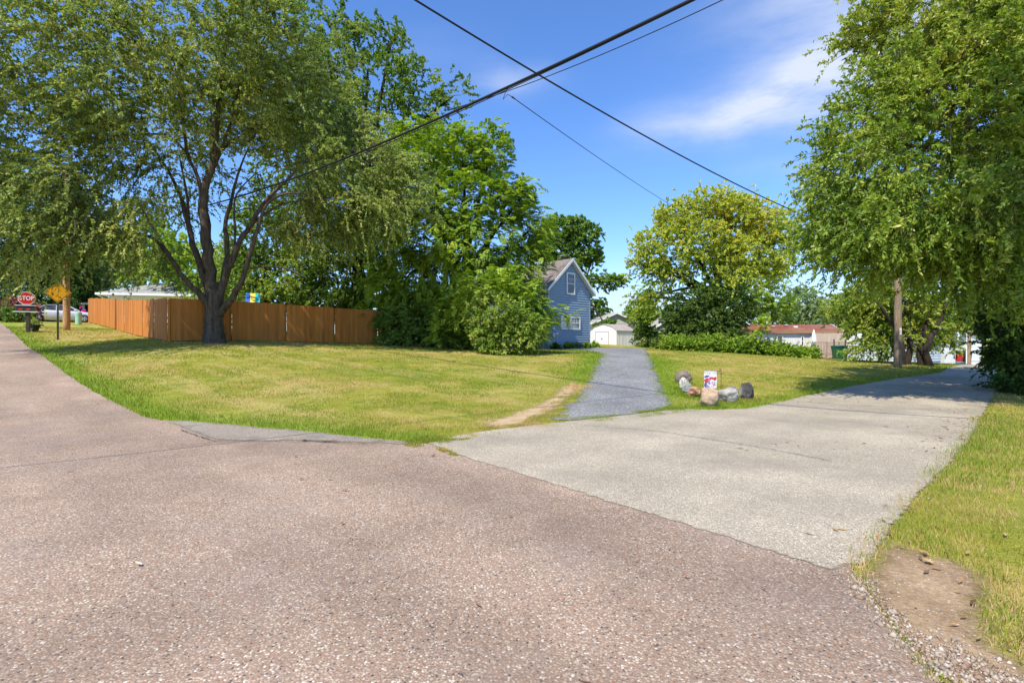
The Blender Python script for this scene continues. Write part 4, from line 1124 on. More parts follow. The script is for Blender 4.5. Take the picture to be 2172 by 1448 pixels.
def glass_mat(name, col=(0.02, 0.025, 0.03)):
    m, nt, b = new_mat(name)
    c = nramp(nt, nnoise(nt, obco(nt), 1.6, 3), [(0.4, col), (0.7, tuple(min(1, x * 3 + .03) for x in col))])
    nt.links.new(c, b.inputs['Base Color']); b.inputs['Roughness'].default_value = 0.06; b.inputs['Specular IOR Level'].default_value = 0.7
    return m


M['glass'] = glass_mat('window_glass')
M['curtain_glass'] = glass_mat('glass_with_pale_blind', (0.16, 0.16, 0.15))


def build_fence():
    c0, c1, c2 = Vector((-14.4, 21.4)), Vector((-31.6, 38.2)), Vector((-0.2, 33.9))
    root = thing('wooden_fence', 'tall orange stained board fence turning a corner behind the elm', 'fence', on(c0.x, c0.y))
    B = root.location.copy()
    for (a, b, npan, seed, slits) in ((c0, c1, 10, 1, 0.25), (c0, c2, 8, 2, 1.0)):
        rnd = random.Random(seed); d = (b - a); L = d.length; d.normalize(); nrm = Vector((d.y, -d.x))
        if nrm.dot(Vector((0, -1))) < 0: nrm = -nrm
        pl = L / npan
        for k in range(npan):
            mb = MB(); s0 = k * pl + .055; nb_ = 17; bw = (pl - .11) / nb_
            for i in range(nb_):
                s = s0 + (i + .5) * bw; p = a + d * s; g = h1(p.x, p.y)
                step = h1(*(a + d * (k + .5) * pl)) * .55 + g * .45
                top = 1.80 + rnd.uniform(-.012, .012) + step; w = bw - (rnd.choice((-.004, -.004, -.003, -.003, .003)) * slits + .001)
                off = rnd.uniform(-.006, .006)
                lean = rnd.uniform(-.006, .006); tone = rnd.choice((0, 0, 0, 1, 1, 2))
                c = [Vector((p.x, p.y, 0)) + Vector((d.x, d.y, 0)) * (w / 2 * e + (lean if z == 1 else 0)) + Vector((nrm.x, nrm.y, 0)) * (off + t) + Vector((0, 0, (g + .04, top)[z] - (0.03 if (z == 1 and abs(e) == 1 and slits < .5 and False) else 0))) for z in (0, 1) for t in (0, .02) for e in (-1, 1)]
                b0 = len(mb.v); mb.v += [tuple(q - B) for q in c]
                for q in ((0, 2, 3, 1), (4, 5, 7, 6), (0, 1, 5, 4), (2, 6, 7, 3), (0, 4, 6, 2), (1, 3, 7, 5)):
                    mb.f.append(tuple(b0 + j for j in q)); mb.m.append(tone)
            pa, pb = a + d * (k * pl), a + d * ((k + 1) * pl)
            for hz in (.35, 1.0, 1.6):
                A = Vector((pa.x, pa.y, h1(pa.x, pa.y) + hz)) - B; E = Vector((pb.x, pb.y, h1(pb.x, pb.y) + hz)) - B
                o = Vector((nrm.x, nrm.y, 0)) * -.03
                mb.bar(A + o, E + o, .038, .085)
            mb.build('fence_panel', [M['fence_wood'], M['fence_b'], M['fence_c']], root)
        for k in range(npan + 1):
            if k == 0 and seed == 2: continue
            p = a + d * (k * pl) - nrm * .07; g = h1(p.x, p.y); mb = MB()
            q = Vector((p.x, p.y, g)) - B
            mb.box(q.x - .05, q.x + .05, q.y - .05, q.y + .05, q.z - .1, q.z + 1.78)
            mb.build('fence_post', M['fence_wood'], root, bevel=.006)


build_fence()

# ------------------------------------------------------------------ blue house
def siding_mat(name, col, var=.1, fade=None):
    m, nt, b = new_mat(name)
    n = nnoise(nt, nmapping(nt, obco(nt), (.6, .6, 5)), 2.2, 5)
    c = nramp(nt, n, [(0.3, tuple(x * (1 - var) for x in col)), (0.7, tuple(min(1, x * (1 + var)) for x in col))])
    if fade: c = nmix(nt, nramp(nt, nnoise(nt, obco(nt), 1.1, 6, .65), [(.5, 0), (.8, fade[1])]), c, fade[0])
    nt.links.new(c, b.inputs['Base Color']); b.inputs['Roughness'].default_value = .55
    return m


def shingle_mat(name, a, b2, w=.3, h=.14, axis=None):
    m, nt, b = new_mat(name)
    br = nt.nodes.new('ShaderNodeTexBrick'); br.inputs['Scale'].default_value = 1.0
    br.inputs['Brick Width'].default_value = w; br.inputs['Row Height'].default_value = h; br.inputs['Mortar Size'].default_value = .008
    br.inputs['Color1'].default_value = (*a, 1); br.inputs['Color2'].default_value = (*b2, 1); br.inputs['Mortar'].default_value = (*[x * .45 for x in a], 1)
    co = obco(nt)
    cx = nt.nodes.new('ShaderNodeSeparateXYZ'); nt.links.new(co, cx.inputs[0])
    cb = nt.nodes.new('ShaderNodeCombineXYZ')
    nt.links.new(cx.outputs['Y' if axis != 'x' else 'X'], cb.inputs['X']); nt.links.new(cx.outputs['Z'], cb.inputs['Y'])
    nt.links.new(cb.outputs[0], br.inputs['Vector'])
    c = nmix(nt, 1.0, br.outputs[0], nramp(nt, nnoise(nt, co, 1.4, 6, .65), [(.3, .7), (.7, 1.25)]), 'MULTIPLY')
    c = nmix(nt, 1.0, c, nramp(nt, nnoise(nt, co, 60, 2), [(.3, .8), (.7, 1.2)]), 'MULTIPLY')
    nt.links.new(c, b.inputs['Base Color']); b.inputs['Roughness'].default_value = .9
    bump(nt, b, br.outputs['Fac'], .4, .01)
    return m


def lap_wall(mb, w, hgt, lap=.115, profile=None, axis='x', at=0.0, flip=1, x0=0.0, out=.016):
    """clapboard face: slanted courses. profile(z) -> (xmin, xmax); the face looks towards -y (axis x) or -x (axis y)"""
    z = 0.0
    while z < hgt - 1e-4:
        z1 = min(z + lap, hgt)
        l0, r0 = profile(z) if profile else (x0, x0 + w); l1, r1 = profile(z1) if profile else (x0, x0 + w)
        def p(s, d, zz): return (s, at - d * flip, zz) if axis == 'x' else (at - d * flip, s, zz)
        mb.face(p(l0, out, z), p(r0, out, z), p(r1, .001, z1), p(l1, .001, z1))
        mb.face(p(l0, .0, z), p(r0, .0, z), p(r0, out, z), p(l0, out, z))
        z = z1


def sash_window(root, x, z, w, h, y, units=1, grid=(3, 2), frame_mat=None, pane='glass', upper_only=True, fr=.10, cat='window'):
    """window standing proud of a face that looks towards -y"""
    fm = frame_mat or M['white']
    mb = MB()
    y0, y1 = y - .055, y + .01
    mb.box(x, x + w, y0, y1, z, z + fr); mb.box(x, x + w, y0, y1, z + h - fr, z + h)
    mb.box(x, x + fr, y0, y1, z + fr, z + h - fr); mb.box(x + w - fr, x + w, y0, y1, z + fr, z + h - fr)
    uw = (w - fr) / units
    for u in range(1, units): mb.box(x + u * uw, x + u * uw + fr, y0, y1, z + fr, z + h - fr)
    for u in range(units):
        a, b = x + u * uw + fr, x + (u + 1) * uw
        mb.box(a, b, y0 + .006, y1, z + h * .5 - .022, z + h * .5 + .022)
        if grid:
            for i in range(1, grid[0]):
                gx = a + (b - a) * i / grid[0]; mb.box(gx - .009, gx + .009, y0 + .014, y1, z + h * .5 + .022, z + h - fr)
            for j in range(1, grid[1]):
                gz = z + h * .5 + (h * .5 - fr) * j / grid[1]; mb.box(a, b, y0 + .018, y1, gz - .009, gz + .009)
    f = mb.build('window', fm, root)
    pm = MB(); pm.face((x + fr, y - .026, z + fr), (x + w - fr, y - .026, z + fr), (x + w - fr, y - .026, z + h - fr), (x + fr, y - .026, z + h - fr))
    pm.build('pane', M[pane], f, fix=False)
    return f


M['blue'] = siding_mat('blue_clapboard', (0.262, 0.345, 0.440), .08)
M['shingle'] = shingle_mat('brown_grey_shingle', (0.155, 0.125, 0.112), (0.215, 0.178, 0.160))


def build_house():
    w, he, hp, dep = 4.47, 4.05, 5.98, 8.0
    g = on(2.32, 33.0)
    g.z = 0.98
    root = thing('blue_house', 'narrow tall blue clapboard house with a steep gable', 'house', g, math.radians(45))
    prof = lambda z: (0, w) if z <= he else ((z - he) / (hp - he) * w / 2, w - (z - he) / (hp - he) * w / 2)
    mb = MB(); lap_wall(mb, w, hp - .02, lap=.165, profile=prof, at=0, out=.046)
    mb.build('front_wall', M['blue'], root, fix=False)
    mb = MB(); lap_wall(mb, dep, he, lap=.165, out=.034, axis='y', at=0); lap_wall(mb, dep, he, lap=.165, out=.034, axis='y', at=w, flip=-1)
    mb.face((0, dep, 0), (w, dep, 0), (w, dep, he), (w / 2, dep, hp), (0, dep, he))
    mb.build('side_wall', M['blue'], root, fix=False)
    mb = MB(); mb.box(.02, w - .02, .03, dep, -.5, .0); mb.build('foundation', plain('grey_block_foundation', (.3, .29, .27), .9, .15), root)
    for x in (-.02, w - .07): cb = MB(); cb.box(x, x + .09, -.055, .06, 0, he); cb.build('corner_trim', M['blue'], root)
    sl = (hp - he) / (w / 2); ov, fo, t = .30, .28, .13
    for sgn, nm in ((-1, 'roof'), (1, 'roof')):
        mb = MB()
        def q(u, y, dz): x = w / 2 + sgn * u; return (x, y, hp - u * sl + dz)
        U = w / 2 + ov
        for y0, y1 in ((-fo, dep + .2),):
            a = [q(0, y0, .12), q(U, y0, .12), q(U, y0, .12 - t), q(0, y0, .12 - t)]; b = [(p[0], y1, p[2]) for p in a]
            mb.face(*a); mb.face(*reversed(b))
            for i in range(4):
                j = (i + 1) % 4; mb.face(a[i], b[i], b[j], a[j])
        mb.build(nm, M['shingle'], root)
        fm = MB(); U2 = U + .02
        a = [q(0, -fo - .03, .135), q(U2, -fo - .03, .135), q(U2, -fo - .03, -.07), q(0, -fo - .03, -.07)]; b = [(p[0], -fo - .002, p[2]) for p in a]
        fm.face(*a); fm.face(*reversed(b))
        for i in range(4):
            j = (i + 1) % 4; fm.face(a[i], b[i], b[j], a[j])
        fm.build('rake_board', M['white'], root)
        sm = MB()
        a = [q(0, -fo, -.012), q(U, -fo, -.012), q(U, 0, -.012), q(0, 0, -.012)]; sm.face(*a); sm.build('soffit', M['white'], root, fix=False)
        gm = MB(); e = q(U, 0, 0); gm.box(min(e[0], e[0] + sgn * .09), max(e[0], e[0] + sgn * .09), -fo, dep, e[2] - .06, e[2] + .06); gm.build('gutter', M['white'], root)
    u = lambda px: (33 * (px - CX) / FPX - 2.32) / (.707 - .707 * (px - CX) / FPX)
    zf = lambda py, uu: EYE + (CY - py) / FPX * (33 + .707 * uu) - g.z
    a, b = u(1200), u(1217.5); sash_window(root, a, zf(624, a), b - a, zf(580, b) - zf(624, a), -.046, 1, (3, 2))
    a, b = u(1188), u(1229); sash_window(root, a, zf(699, 2), b - a, zf(670.5, 2) - zf(699, 2), -.046, 2, (3, 2), pane='curtain_glass')
    # meter, service box and pipes
    xm = u(1172)
    mb = MB(); mb.box(xm - .13, xm + .15, -.14, -.016, zf(714.5, .3), zf(706, .3)); mb.build('meter_box', M['metal'], root, bevel=.01)
    mb = MB(); mb.lathe([(.10, 0), (.14, .02), (.14, .07), (.11, .12), (.03, .14)], 14, T=Matrix.Translation((xm + .03, -.016, zf(696, .3))) @ Matrix.Rotation(math.radians(90), 4, 'X'))
    mb.build('electric_meter', plain('pale_meter_glass', (.6, .64, .68), .15, .1, 6, .6), root, smooth=True)
    mb = MB(); x2 = u(1179.5); mb.box(x2 - .1, x2 + .12, -.11, -.016, zf(710, .3), zf(704.5, .3)); mb.build('junction_box', M['white_dirty'], root, bevel=.01)
    for xx in (xm + .05, x2 + .02):
        mb = MB(); mb.tube([(xx, -.06, .02), (xx, -.06, zf(712, .3))], .035, 8); mb.build('conduit', plain('grey_pipe', (.5, .5, .5), .5), root, smooth=True)
    mb = MB(); mb.tube([(xm + .03, -.05, zf(692, .3)), (xm + .03, -.05, zf(655, .3))], .03, 8); mb.build('conduit', M['metal'], root, smooth=True)
    # roof vent turbine on the ridge
    mb = MB(); mb.lathe([(.08, -.05), (.08, .22), (.30, .25), (.28, .31), (.06, .38)], 10, c=(w / 2 + .1, .7, hp + .10)); mb.build('roof_vent', plain('dark_vent_metal', (.12, .125, .14), .4, .1, 5, .5, .5), root)
    # mulch bed along the foundation
    return root


house = build_house()


def mulch():
    A = [(2.2, 32.3), (2.9, 32.1), (4.4, 33.3), (5.9, 35.0), (6.0, 36.1), (5.5, 36.2), (2.4, 33.1)]
    m = soil_mat('dark_mulch', (.045, .028, .02), (.11, .07, .05), (.25, 5.0), .1)
    sheet('mulch_bed', A, m, .02, step=.15, wob=.04, seed=12)


mulch()
for i, (x, y, r, lm_, lab) in enumerate(((3.72, 33.3, .42, 'leaf_vine', 'bright hosta under the double window of the blue house'), (4.42, 34.3, .30, 'leaf_far', 'small pale hosta in the mulch right under the wall'),
                                         (5.1, 34.85, .27, 'leaf_vine', 'smallest hosta in the mulch bed'), (5.78, 35.7, .36, 'leaf_vine', 'yellow-green hosta at the house corner beside the shed'), (2.75, 32.6, .3, 'leaf_dark', 'dark little plant below the electric meter'))):
    b = on(x, y)
    make_tree('hosta_plant', lab, 'plant', b, [([b - Vector((0, 0, .05)), b + Vector((0, 0, .1)), b + Vector((0, 0, .2))], [.02, .015, .01])],
              [(b + Vector((0, 0, r * .35)), Vector((r * .5, r * .5, r * .3)))], n=14, twigs=5, leaves=5, leaf=(.20, .11), leafmat=lm_, twig_len=.18, seed=100 + i, zmin=.05, spread=.05, up=.8, flat=1.0, droop=.3, tint=(.6, .2), twigtubes=False, group='hostas along the blue house', branch_r=.008, kind_parts=('stalks', 'foliage'))


# ------------------------------------------------------------------ shed, garages, far houses
def rib_wall(mb, x0, x1, z0, z1, y, pitch=.28, depth=.03):
    x = x0
    while x < x1 - 1e-3:
        a = [x, min(x + pitch * .55, x1), min(x + pitch * .68, x1), min(x + pitch * .87, x1), min(x + pitch, x1)]
        d = [0, 0, depth, depth, 0]
        for i in range(4):
            if a[i + 1] - a[i] > 1e-4: mb.face((a[i], y - d[i], z0), (a[i + 1], y - d[i + 1], z0), (a[i + 1], y - d[i + 1], z1), (a[i], y - d[i], z1))
        x += pitch


def build_shed():
    w, dep, he = 3.05, 3.2, 1.52
    g = P(1307, 733.5, 50); g.z = EYE - (733.5 - CY) / FPX * 50
    U = Vector((.707, -.707, 0)); base = g - U * w
    root = thing('garden_shed', 'small white metal shed with a barn roof beside the blue house', 'shed', base, math.radians(-45))
    # local x runs along the front towards the near corner, y goes back
    prof = [(0, 0), (w, 0), (w, he), (w * .83, he + .34), (w * .5, he + .60), (w * .17, he + .34), (0, he)]
    mb = MB(); mb.face(*[(x, 0, z) for x, z in prof]); mb.build('front_wall', M['white'], root, fix=False)
    mb = MB(); mb.face(*[(x, dep, z) for x, z in reversed(prof)]); mb.face((0, dep, 0), (0, 0, 0), (0, 0, he), (0, dep, he)); mb.build('rear_wall', M['white'], root, fix=False)
    mb = MB()
    rib_wall(mb, 0, dep, .03, he - .03, 0, .26, .035)
    v = [(w - p[1], p[0], p[2]) for p in mb.v]; mb.v = v
    mb.build('side_wall', M['white_dirty'], root, fix=False)
    rm = plain('taupe_metal_roof', (.42, .35, .31), .45, .1, 2)
    rp = [(w + .08, he - .06), (w * .835, he + .37), (w * .5, he + .635), (w * .165, he + .37), (-.08, he - .06)]
    mb = MB()
    for (a, b) in zip(rp[:-1], rp[1:]):
        for dy in (0,):
            n = [(a[0], -.06, a[1]), (b[0], -.06, b[1]), (b[0], dep + .06, b[1]), (a[0], dep + .06, a[1])]
            m2 = [(p[0], p[1], p[2] + .04) for p in n]
            mb.face(*n); mb.face(*reversed(m2)); mb.face(n[0], n[1], m2[1], m2[0]); mb.face(n[3], n[2], m2[2], m2[3])
    mb.build('roof', rm, root)
    d0, d1, dh = .62, 2.12, 1.36
    mb = MB(); 
    for x in (d0 - .07, d1): mb.box(x, x + .07, -.03, -.002, .02, dh + .07)
    mb.box(d0, d1, -.03, -.002, dh, dh + .07); mb.build('door_frame', plain('tan_trim', (.34, .29, .25), .5), root)
    for x0, x1 in ((d0 + .01, (d0 + d1) / 2 - .006), ((d0 + d1) / 2 + .006, d1 - .01)):
        mb = MB(); mb.box(x0, x1, -.018, -.003, .03, dh); d = mb.build('door', M['white'], root)
        xh = x1 - .07 if x0 < 1 else x0 + .03
        hm = MB(); hm.box(xh, xh + .05, -.05, -.018, .62, .78); hm.build('handle', M['black'], d)
    for a, b in ((-.015, .05), (w - .05, w + .04)): mb = MB(); mb.box(a, b, -.02, .04, 0, he); mb.build('corner_trim', M['white'], root)


build_shed()


def gable_house(name, label, cat, loc, rz, w, dep, he, rise, wall, roof, trim, ov=.25, base=-.6, lap=.16):
    root = thing(name, label, cat, loc, rz)
    hp = he + rise
    prof = lambda z: (0, w) if z <= he else ((z - he) / rise * w / 2, w - (z - he) / rise * w / 2)
    mb = MB(); lap_wall(mb, w, hp - .02, lap=lap, profile=prof, out=.03); lap_wall(mb, dep, he, axis='y', at=0, lap=lap, out=.03); lap_wall(mb, dep, he, axis='y', at=w, flip=-1, lap=lap, out=.03)
    mb.face((0, dep, 0), (w, dep, 0), (w, dep, he), (w / 2, dep, hp), (0, dep, he)); mb.box(.02, w - .02, .02, dep - .02, base, 0)
    mb.build('wall', wall, root, fix=False)
    sl = rise / (w / 2)
    for sgn in (-1, 1):
        q = lambda u, y, dz: (w / 2 + sgn * u, y, hp - u * sl + dz)
        U = w / 2 + ov
        mb = MB(); a = [q(0, -ov, .12), q(U, -ov, .12), q(U, -ov, .0), q(0, -ov, .0)]; b = [(p[0], dep + ov, p[2]) for p in a]
        mb.face(*a); mb.face(*reversed(b))
        for i in range(4): j = (i + 1) % 4; mb.face(a[i], b[i], b[j], a[j])
        mb.build('roof', roof, root)
        mb = MB(); a = [q(0, -ov - .03, .14), q(U + .02, -ov - .03, .14), q(U + .02, -ov - .03, -.08), q(0, -ov - .03, -.08)]; b = [(p[0], -ov - .003, p[2]) for p in a]
        mb.face(*a); mb.face(*reversed(b))
        for i in range(4): j = (i + 1) % 4; mb.face(a[i], b[i], b[j], a[j])
        mb.build('rake_board', trim, root)
        mb = MB(); e = q(U, 0, 0); mb.box(min(e[0], e[0] + sgn * .04), max(e[0], e[0] + sgn * .04), -ov, dep + ov, e[2] - .08, e[2] + .1); mb.build('fascia', trim, root)
    return root


M['cream'] = siding_mat('cream_siding', (.50, .50, .41), .06)
M['grey_shingle'] = shingle_mat('grey_shingle', (.30, .285, .27), (.38, .36, .34))
gp = P(1262, 740, 58); gp.z = .9
gar = gable_house('cream_garage', 'cream sided garage gable rising behind the white shed', 'garage', gp, math.radians(14), 5.15, 8, 2.75, 1.08, M['cream'], M['grey_shingle'], M['white'], .3, lap=.2)
mb = MB(); T = Matrix.Translation((4.25, -.30, 2.32)) @ Matrix.Rotation(math.radians(70), 4, 'X')
mb.lathe([(.02, 0), (.20, .03), (.34, .10), (.33, .11), (.19, .045), (.02, .02)], 16, T=T); mb.tube([(4.25, -.05, 2.2), (4.25, -.28, 2.3)], .03, 6)
mb.build('satellite_dish', plain('dark_grey_dish', (.10, .10, .11), .5), gar)
sash_window(gar, 2.95, 1.45, .75, .55, -.03, 1, None)
g2 = P(1391, 740, 52); g2.z = .75
cg = gable_house('cream_outbuilding', 'cream gable with white trim half hidden by bushes', 'house', g2, math.radians(10), 4.6, 6, 2.25, 1.25, M['cream'], M['grey_shingle'], M['white'], .22, lap=.15)
g3 = P(1352, 740, 66); g3.z = .7
M['teal'] = plain('teal_metal_roof', (.10, .42, .36), .45, .1, 2, .4)
gable_house('teal_roofed_shed', 'low building with a teal metal roof beyond the cream garage', 'shed', g3, math.radians(-78), 5, 5.0, 1.9, 1.6, M['cream'], M['teal'], M['teal'], .2)


def build_mobile_home():
    D = 49.0; x0 = (1556 - CX) / FPX * D; z0 = -.25
    root = thing('mobile_home', 'long white mobile home with a rusty red low roof', 'mobile home', (x0, D, z0), math.radians(-5))
    L = 9.6; dep = 3.8; he = 2.62
    wm = plain('ribbed_white_siding', (.66, .63, .59), .5, .06, 1.5, dirt=((.42, .33, .25), .45), stretch=(2, 2, .4))
    mb = MB(); rib_wall(mb, 2.0, L, .35, he, 0, .2, .012); mb.face((L, 0, .35), (L, dep, .35), (L, dep, he), (L, dep / 2, he + .55), (L, 0, he)); mb.face((2.0, 0, .35), (L, 0, .35), (L, 0, -.4), (2.0, 0, -.4))
    mb.face((L, dep, -.4), (L, dep, he), (0, dep, he), (0, dep, -.4))
    mb.build('wall', wm, root, fix=False)
    tanm = plain('tan_board_siding', (.36, .25, .17), .7, .15, 2, stretch=(3, 3, .3))
    mb = MB(); rib_wall(mb, 0, 2.0, -.4, he, .05, .2, .012); mb.face((0, .05, -.4), (0, dep, -.4), (0, dep, he), (0, .05, he)); mb.build('lean_to_wall', tanm, root, fix=False)
    rm = plain('rusted_red_metal', (.215, .075, .045), .7, .25, 1.2, dirt=((.32, .19, .14), .6))
    mb = MB(); o = .25; hp = he + .72
    for a, b in (((-o, he + .06), (dep / 2, hp)), ((dep / 2, hp), (dep + o, he + .06))):
        n = [(-.2, a[0], a[1]), (L + .25, a[0], a[1]), (L + .25, b[0], b[1]), (-.2, b[0], b[1])]; m2 = [(p[0], p[1], p[2] + .06) for p in n]
        mb.face(*n); mb.face(*m2)
        for i in range(4): j = (i + 1) % 4; mb.face(n[i], n[j], m2[j], m2[i])
    mb.build('roof', rm, root)
    mb = MB(); mb.box(-.2, L + .25, -o - .03, -o - .002, he - .10, he + .13); mb.build('fascia', plain('brown_weathered_board', (.27, .16, .09), .8, .25, 2, stretch=(.3, 1, 3)), root)
    mb = MB()
    for a, b in (((-o, he + .06), (dep / 2, hp)), ((dep / 2, hp), (dep + o, he + .06))):
        mb.bar((L + .27, a[0], a[1] + .04), (L + .27, b[0], b[1] + .04), .05, .17)
    mb.build('rake_board', M['white'], root)
    for x, w_, h_, z in ((3.95, .55, 1.15, 1.15), (6.15, .26, .95, 1.3), (7.0, .48, 1.25, 1.05), (8.25, .5, 1.2, 1.1)):
        sash_window(root, x, z, w_, h_, -.014, 1, None, fr=.06)
    mb = MB(); mb.box(4.05, 4.55, -.35, -.02, .85, 1.15); mb.build('air_conditioner', M['white_dirty'], root, bevel=.02)
    for x, y in ((4.0, .9), (5.4, 1.3)):
        z = he + .12 + y / (dep / 2) * .62
        mb = MB(); mb.lathe([(.10, -.1), (.10, .14), (.20, .15), (.18, .22), (.03, .26)], 10, c=(x, y, z)); mb.build('roof_vent', M['metal'], root)
    mb = MB(); mb.box(5.95, 6.3, .9, 1.25, he + .35, he + .62); mb.build('roof_vent', M['white_dirty'], root, bevel=.02)
    mb = MB(); mb.box(1.15, 1.95, .0, .04, .4, 1.9); mb.build('door', plain('dark_brown_door', (.07, .04, .028), .6), root)
    return root


build_mobile_home()


def build_deck():
    D = 45.5; x0 = (1727 - CX) / FPX * D; g = Vector((x0, D, -.35))
    root = thing('wooden_deck', 'raised weathered deck with a picket railing at the mobile home', 'deck', g, math.radians(-4))
    gw = plain('grey_deck_wood', (.30, .22, .16), .8, .2, 4, stretch=(.4, 3, 3))
    L, W, fz = 3.4, 2.0, .82
    mb = MB()
    for i in range(14): mb.box(0, L, i * W / 14, (i + .9) * W / 14, fz - .04, fz)
    mb.box(0, L, -.03, -.002, fz - .2, fz - .02); mb.build('deck_floor', gw, root)
    for x in (.05, 1.1, 2.2, 3.3):
        mb = MB(); mb.box(x - .05, x + .05, .0, .1, -.3, fz + 1.0); mb.build('post', gw, root)
    mb = MB(); mb.box(0, L, -.005, .1, fz + .96, fz + 1.0); mb.box(0, L, .02, .06, fz + .1, fz + .16)
    x = .14
    while x < L: mb.box(x - .02, x + .02, .025, .055, fz + .16, fz + .96); x += .13
    mb.build('railing', gw, root)
    t2 = thing('plank_screen', 'tall weathered plank screen standing behind the deck railing', 'fence', g + Vector((1.1, 2.2, 0)), math.radians(-4))
    mb = MB(); rnd = random.Random(3)
    for i in range(22): mb.box(i * .15, i * .15 + .143, 0, .025, .3, 2.62 + rnd.uniform(-.02, .02))
    mb.build('boards', plain('bleached_planks', (.46, .36, .28), .85, .2, 3, stretch=(3, 3, .4)), t2)
    mb = MB()
    for z in (.8, 2.2): mb.box(-.02, 3.32, .026, .07, z, z + .09)
    mb.build('rail', plain('plank_rail', (.36, .28, .22), .85), t2)
    # bench below the deck
    b = thing('bench', 'low reddish picnic bench below the deck railing', 'bench', g + Vector((.3, -1.2, 0)), math.radians(-4))
    rw = plain('faded_red_wood', (.42, .20, .15), .7, .15, 4)
    mb = MB(); mb.box(0, 2.0, 0, .14, .42, .46); mb.box(0, 2.0, .16, .30, .42, .46); mb.build('seat', rw, b)
    for x in (.2, 1.7):
        mb = MB(); mb.bar((x, -.03, .0), (x, .1, .42), .07, .04); mb.bar((x, .33, .0), (x, .2, .42), .07, .04); mb.build('leg', rw, b)
    # patio umbrella folded
    u = thing('patio_umbrella', 'folded white patio umbrella standing on the deck', 'umbrella', g + Vector((.55, 1.0, fz)))
    mb = MB(); mb.tube([(0, 0, 0), (0, 0, 2.1)], .022, 8); mb.build('pole', M['white'], u)
    mb = MB(); rnd = random.Random(4)
    n = 12; pr = [(.16, .75), (.15, 1.2), (.09, 1.75), (.03, 2.12)]
    for i, (r, z) in enumerate(pr):
        for k in range(n): a = 2 * math.pi * k / n; rr = r * (1 + .35 * (k % 2)); mb.v.append((rr * math.cos(a), rr * math.sin(a), z))
    for i in range(3):
        for k in range(n): a, c = i * n + k, i * n + (k + 1) % n; mb.f.append((a, c, c + n, a + n)); mb.m.append(0)
    mb.build('canopy', M['white'], u, fix=False)


build_deck()


def wheelie_bin(name, label, g, w, h, col, rz=0.0, lidcol=None):
    r = thing(name, label, 'bin', g, rz)
    m = plain(name + '_plastic', col, .5, .08, 5)
    mb = MB(); b, t = w * .40, w * .5
    v = [(-b, -b, .06), (b, -b, .06), (b, b, .06), (-b, b, .06), (-t, -t, h * .92), (t, -t, h * .92), (t, t, h * .92), (-t, t, h * .92)]
    mb.v += v; mb.f += [(3, 2, 1, 0), (0, 1, 5, 4), (1, 2, 6, 5), (2, 3, 7, 6), (3, 0, 4, 7), (4, 5, 6, 7)]; mb.m += [0] * 6
    mb.box(-t - .02, t + .02, -t - .02, t + .02, h * .86, h * .90)
    mb.build('body', m, r, bevel=.015)
    mb = MB(); mb.prism([(-t - .03, h * .925), (t + .03, h * .925), (t + .02, h * .96), (0, h), (-t - .02, h * .96)], -t - .04, t + .05)
    mb.build('lid', plain(name + '_lid_plastic', lidcol or col, .5, .08, 5), r, bevel=.01)
    for s in (-1, 1):
        mb = MB(); mb.lathe([(.02, -.03), (.10, -.03), (.10, .03), (.02, .03)], 12, T=Matrix.Translation((s * w * .36, b, .10)) @ Matrix.Rotation(math.radians(90), 4, 'Y')); mb.build('wheel', M['black'], r)
    return r


gb = Vector(((1781 - CX) / FPX * 36, 36, 0)); gb.z = h1(gb.x, gb.y)
wheelie_bin('rubbish_bin', 'dark green bin at the back of the lawn beside the deck', gb, .75, 1.05, (.01, .10, .055), .2, (.02, .16, .10))

# chain-link posts at the lawn edge
for i, (px, lab) in enumerate(((1769, 'thin dark post beside the green bin, nearer the deck'), (1793, 'thin dark post beside the green bin, nearer the power pole'))):
    b = on((px - CX) / FPX * 33, 33.0); mb = MB(); mb.tube([(0, 0, -.1), (0, 0, 1.25)], .04, 8); mb.tube([(0, 0, 1.25), (0, 0, 1.3)], [.055, .02], 8)
    o = mb.build('fence_post', plain('dark_green_post_%d' % i, (.045, .05, .03), .7), smooth=False); o.location = b; tag(o, lab, 'post')

# shaded low shed under the tree
b = Vector(((1799 - CX) / FPX * 34, 34, 0)); b.z = h1(*b.xy)
gable_house('pale_shed', 'low pale shed in the shade behind the near power pole', 'shed', b, math.radians(-62), 3.4, 4.2, 1.25, .55, plain('pale_blue_boards', (.50, .55, .62), .6, .1, 3), plain('grey_felt_roof', (.22, .23, .26), .8, .15, 3), M['white_dirty'], .12)
# white garages
M['silver'] = plain('silver_metal_roof', (.66, .67, .69), .35, .06, 2, .5, .2)
wb = siding_mat('white_lap_siding', (.74, .75, .76), .04)
b = P(1966, 760, 50); b.z = -.75
wgar = gable_house('white_garage', 'white lap sided garage with a silver roof behind the red bin', 'garage', b, math.radians(22), 4.6, 7.5, 2.45, 1.05, wb, M['silver'], M['white'], .25, lap=.2)
mb = MB(); mb.box(.9, 2.7, -.06, -.032, 0, 2.0); mb.build('door', plain('pale_overhead_door', (.62, .58, .52), .6, .05), wgar)
b = P(2032, 750, 55); b.z = -.6
wg2 = gable_house('white_lean_to', 'smaller white building with a flat silver roof beside the alley end', 'garage', b, math.radians(8), 2.9, 6, 2.55, .45, plain('white_sheet_wall', (.70, .71, .73), .5, .05), M['silver'], plain('dark_trim', (.10, .09, .09), .6), .25, lap=.5)
b = P(2040, 770, 53); b.z = h1(*b.xy)
wheelie_bin('rubbish_bin', 'bright red bin by the white garage', P(2029, 770, 53).xy.to_3d() + Vector((0, 0, h1(*P(2029, 770, 53).xy))), .85, 1.15, (.55, .03, .02), .3)
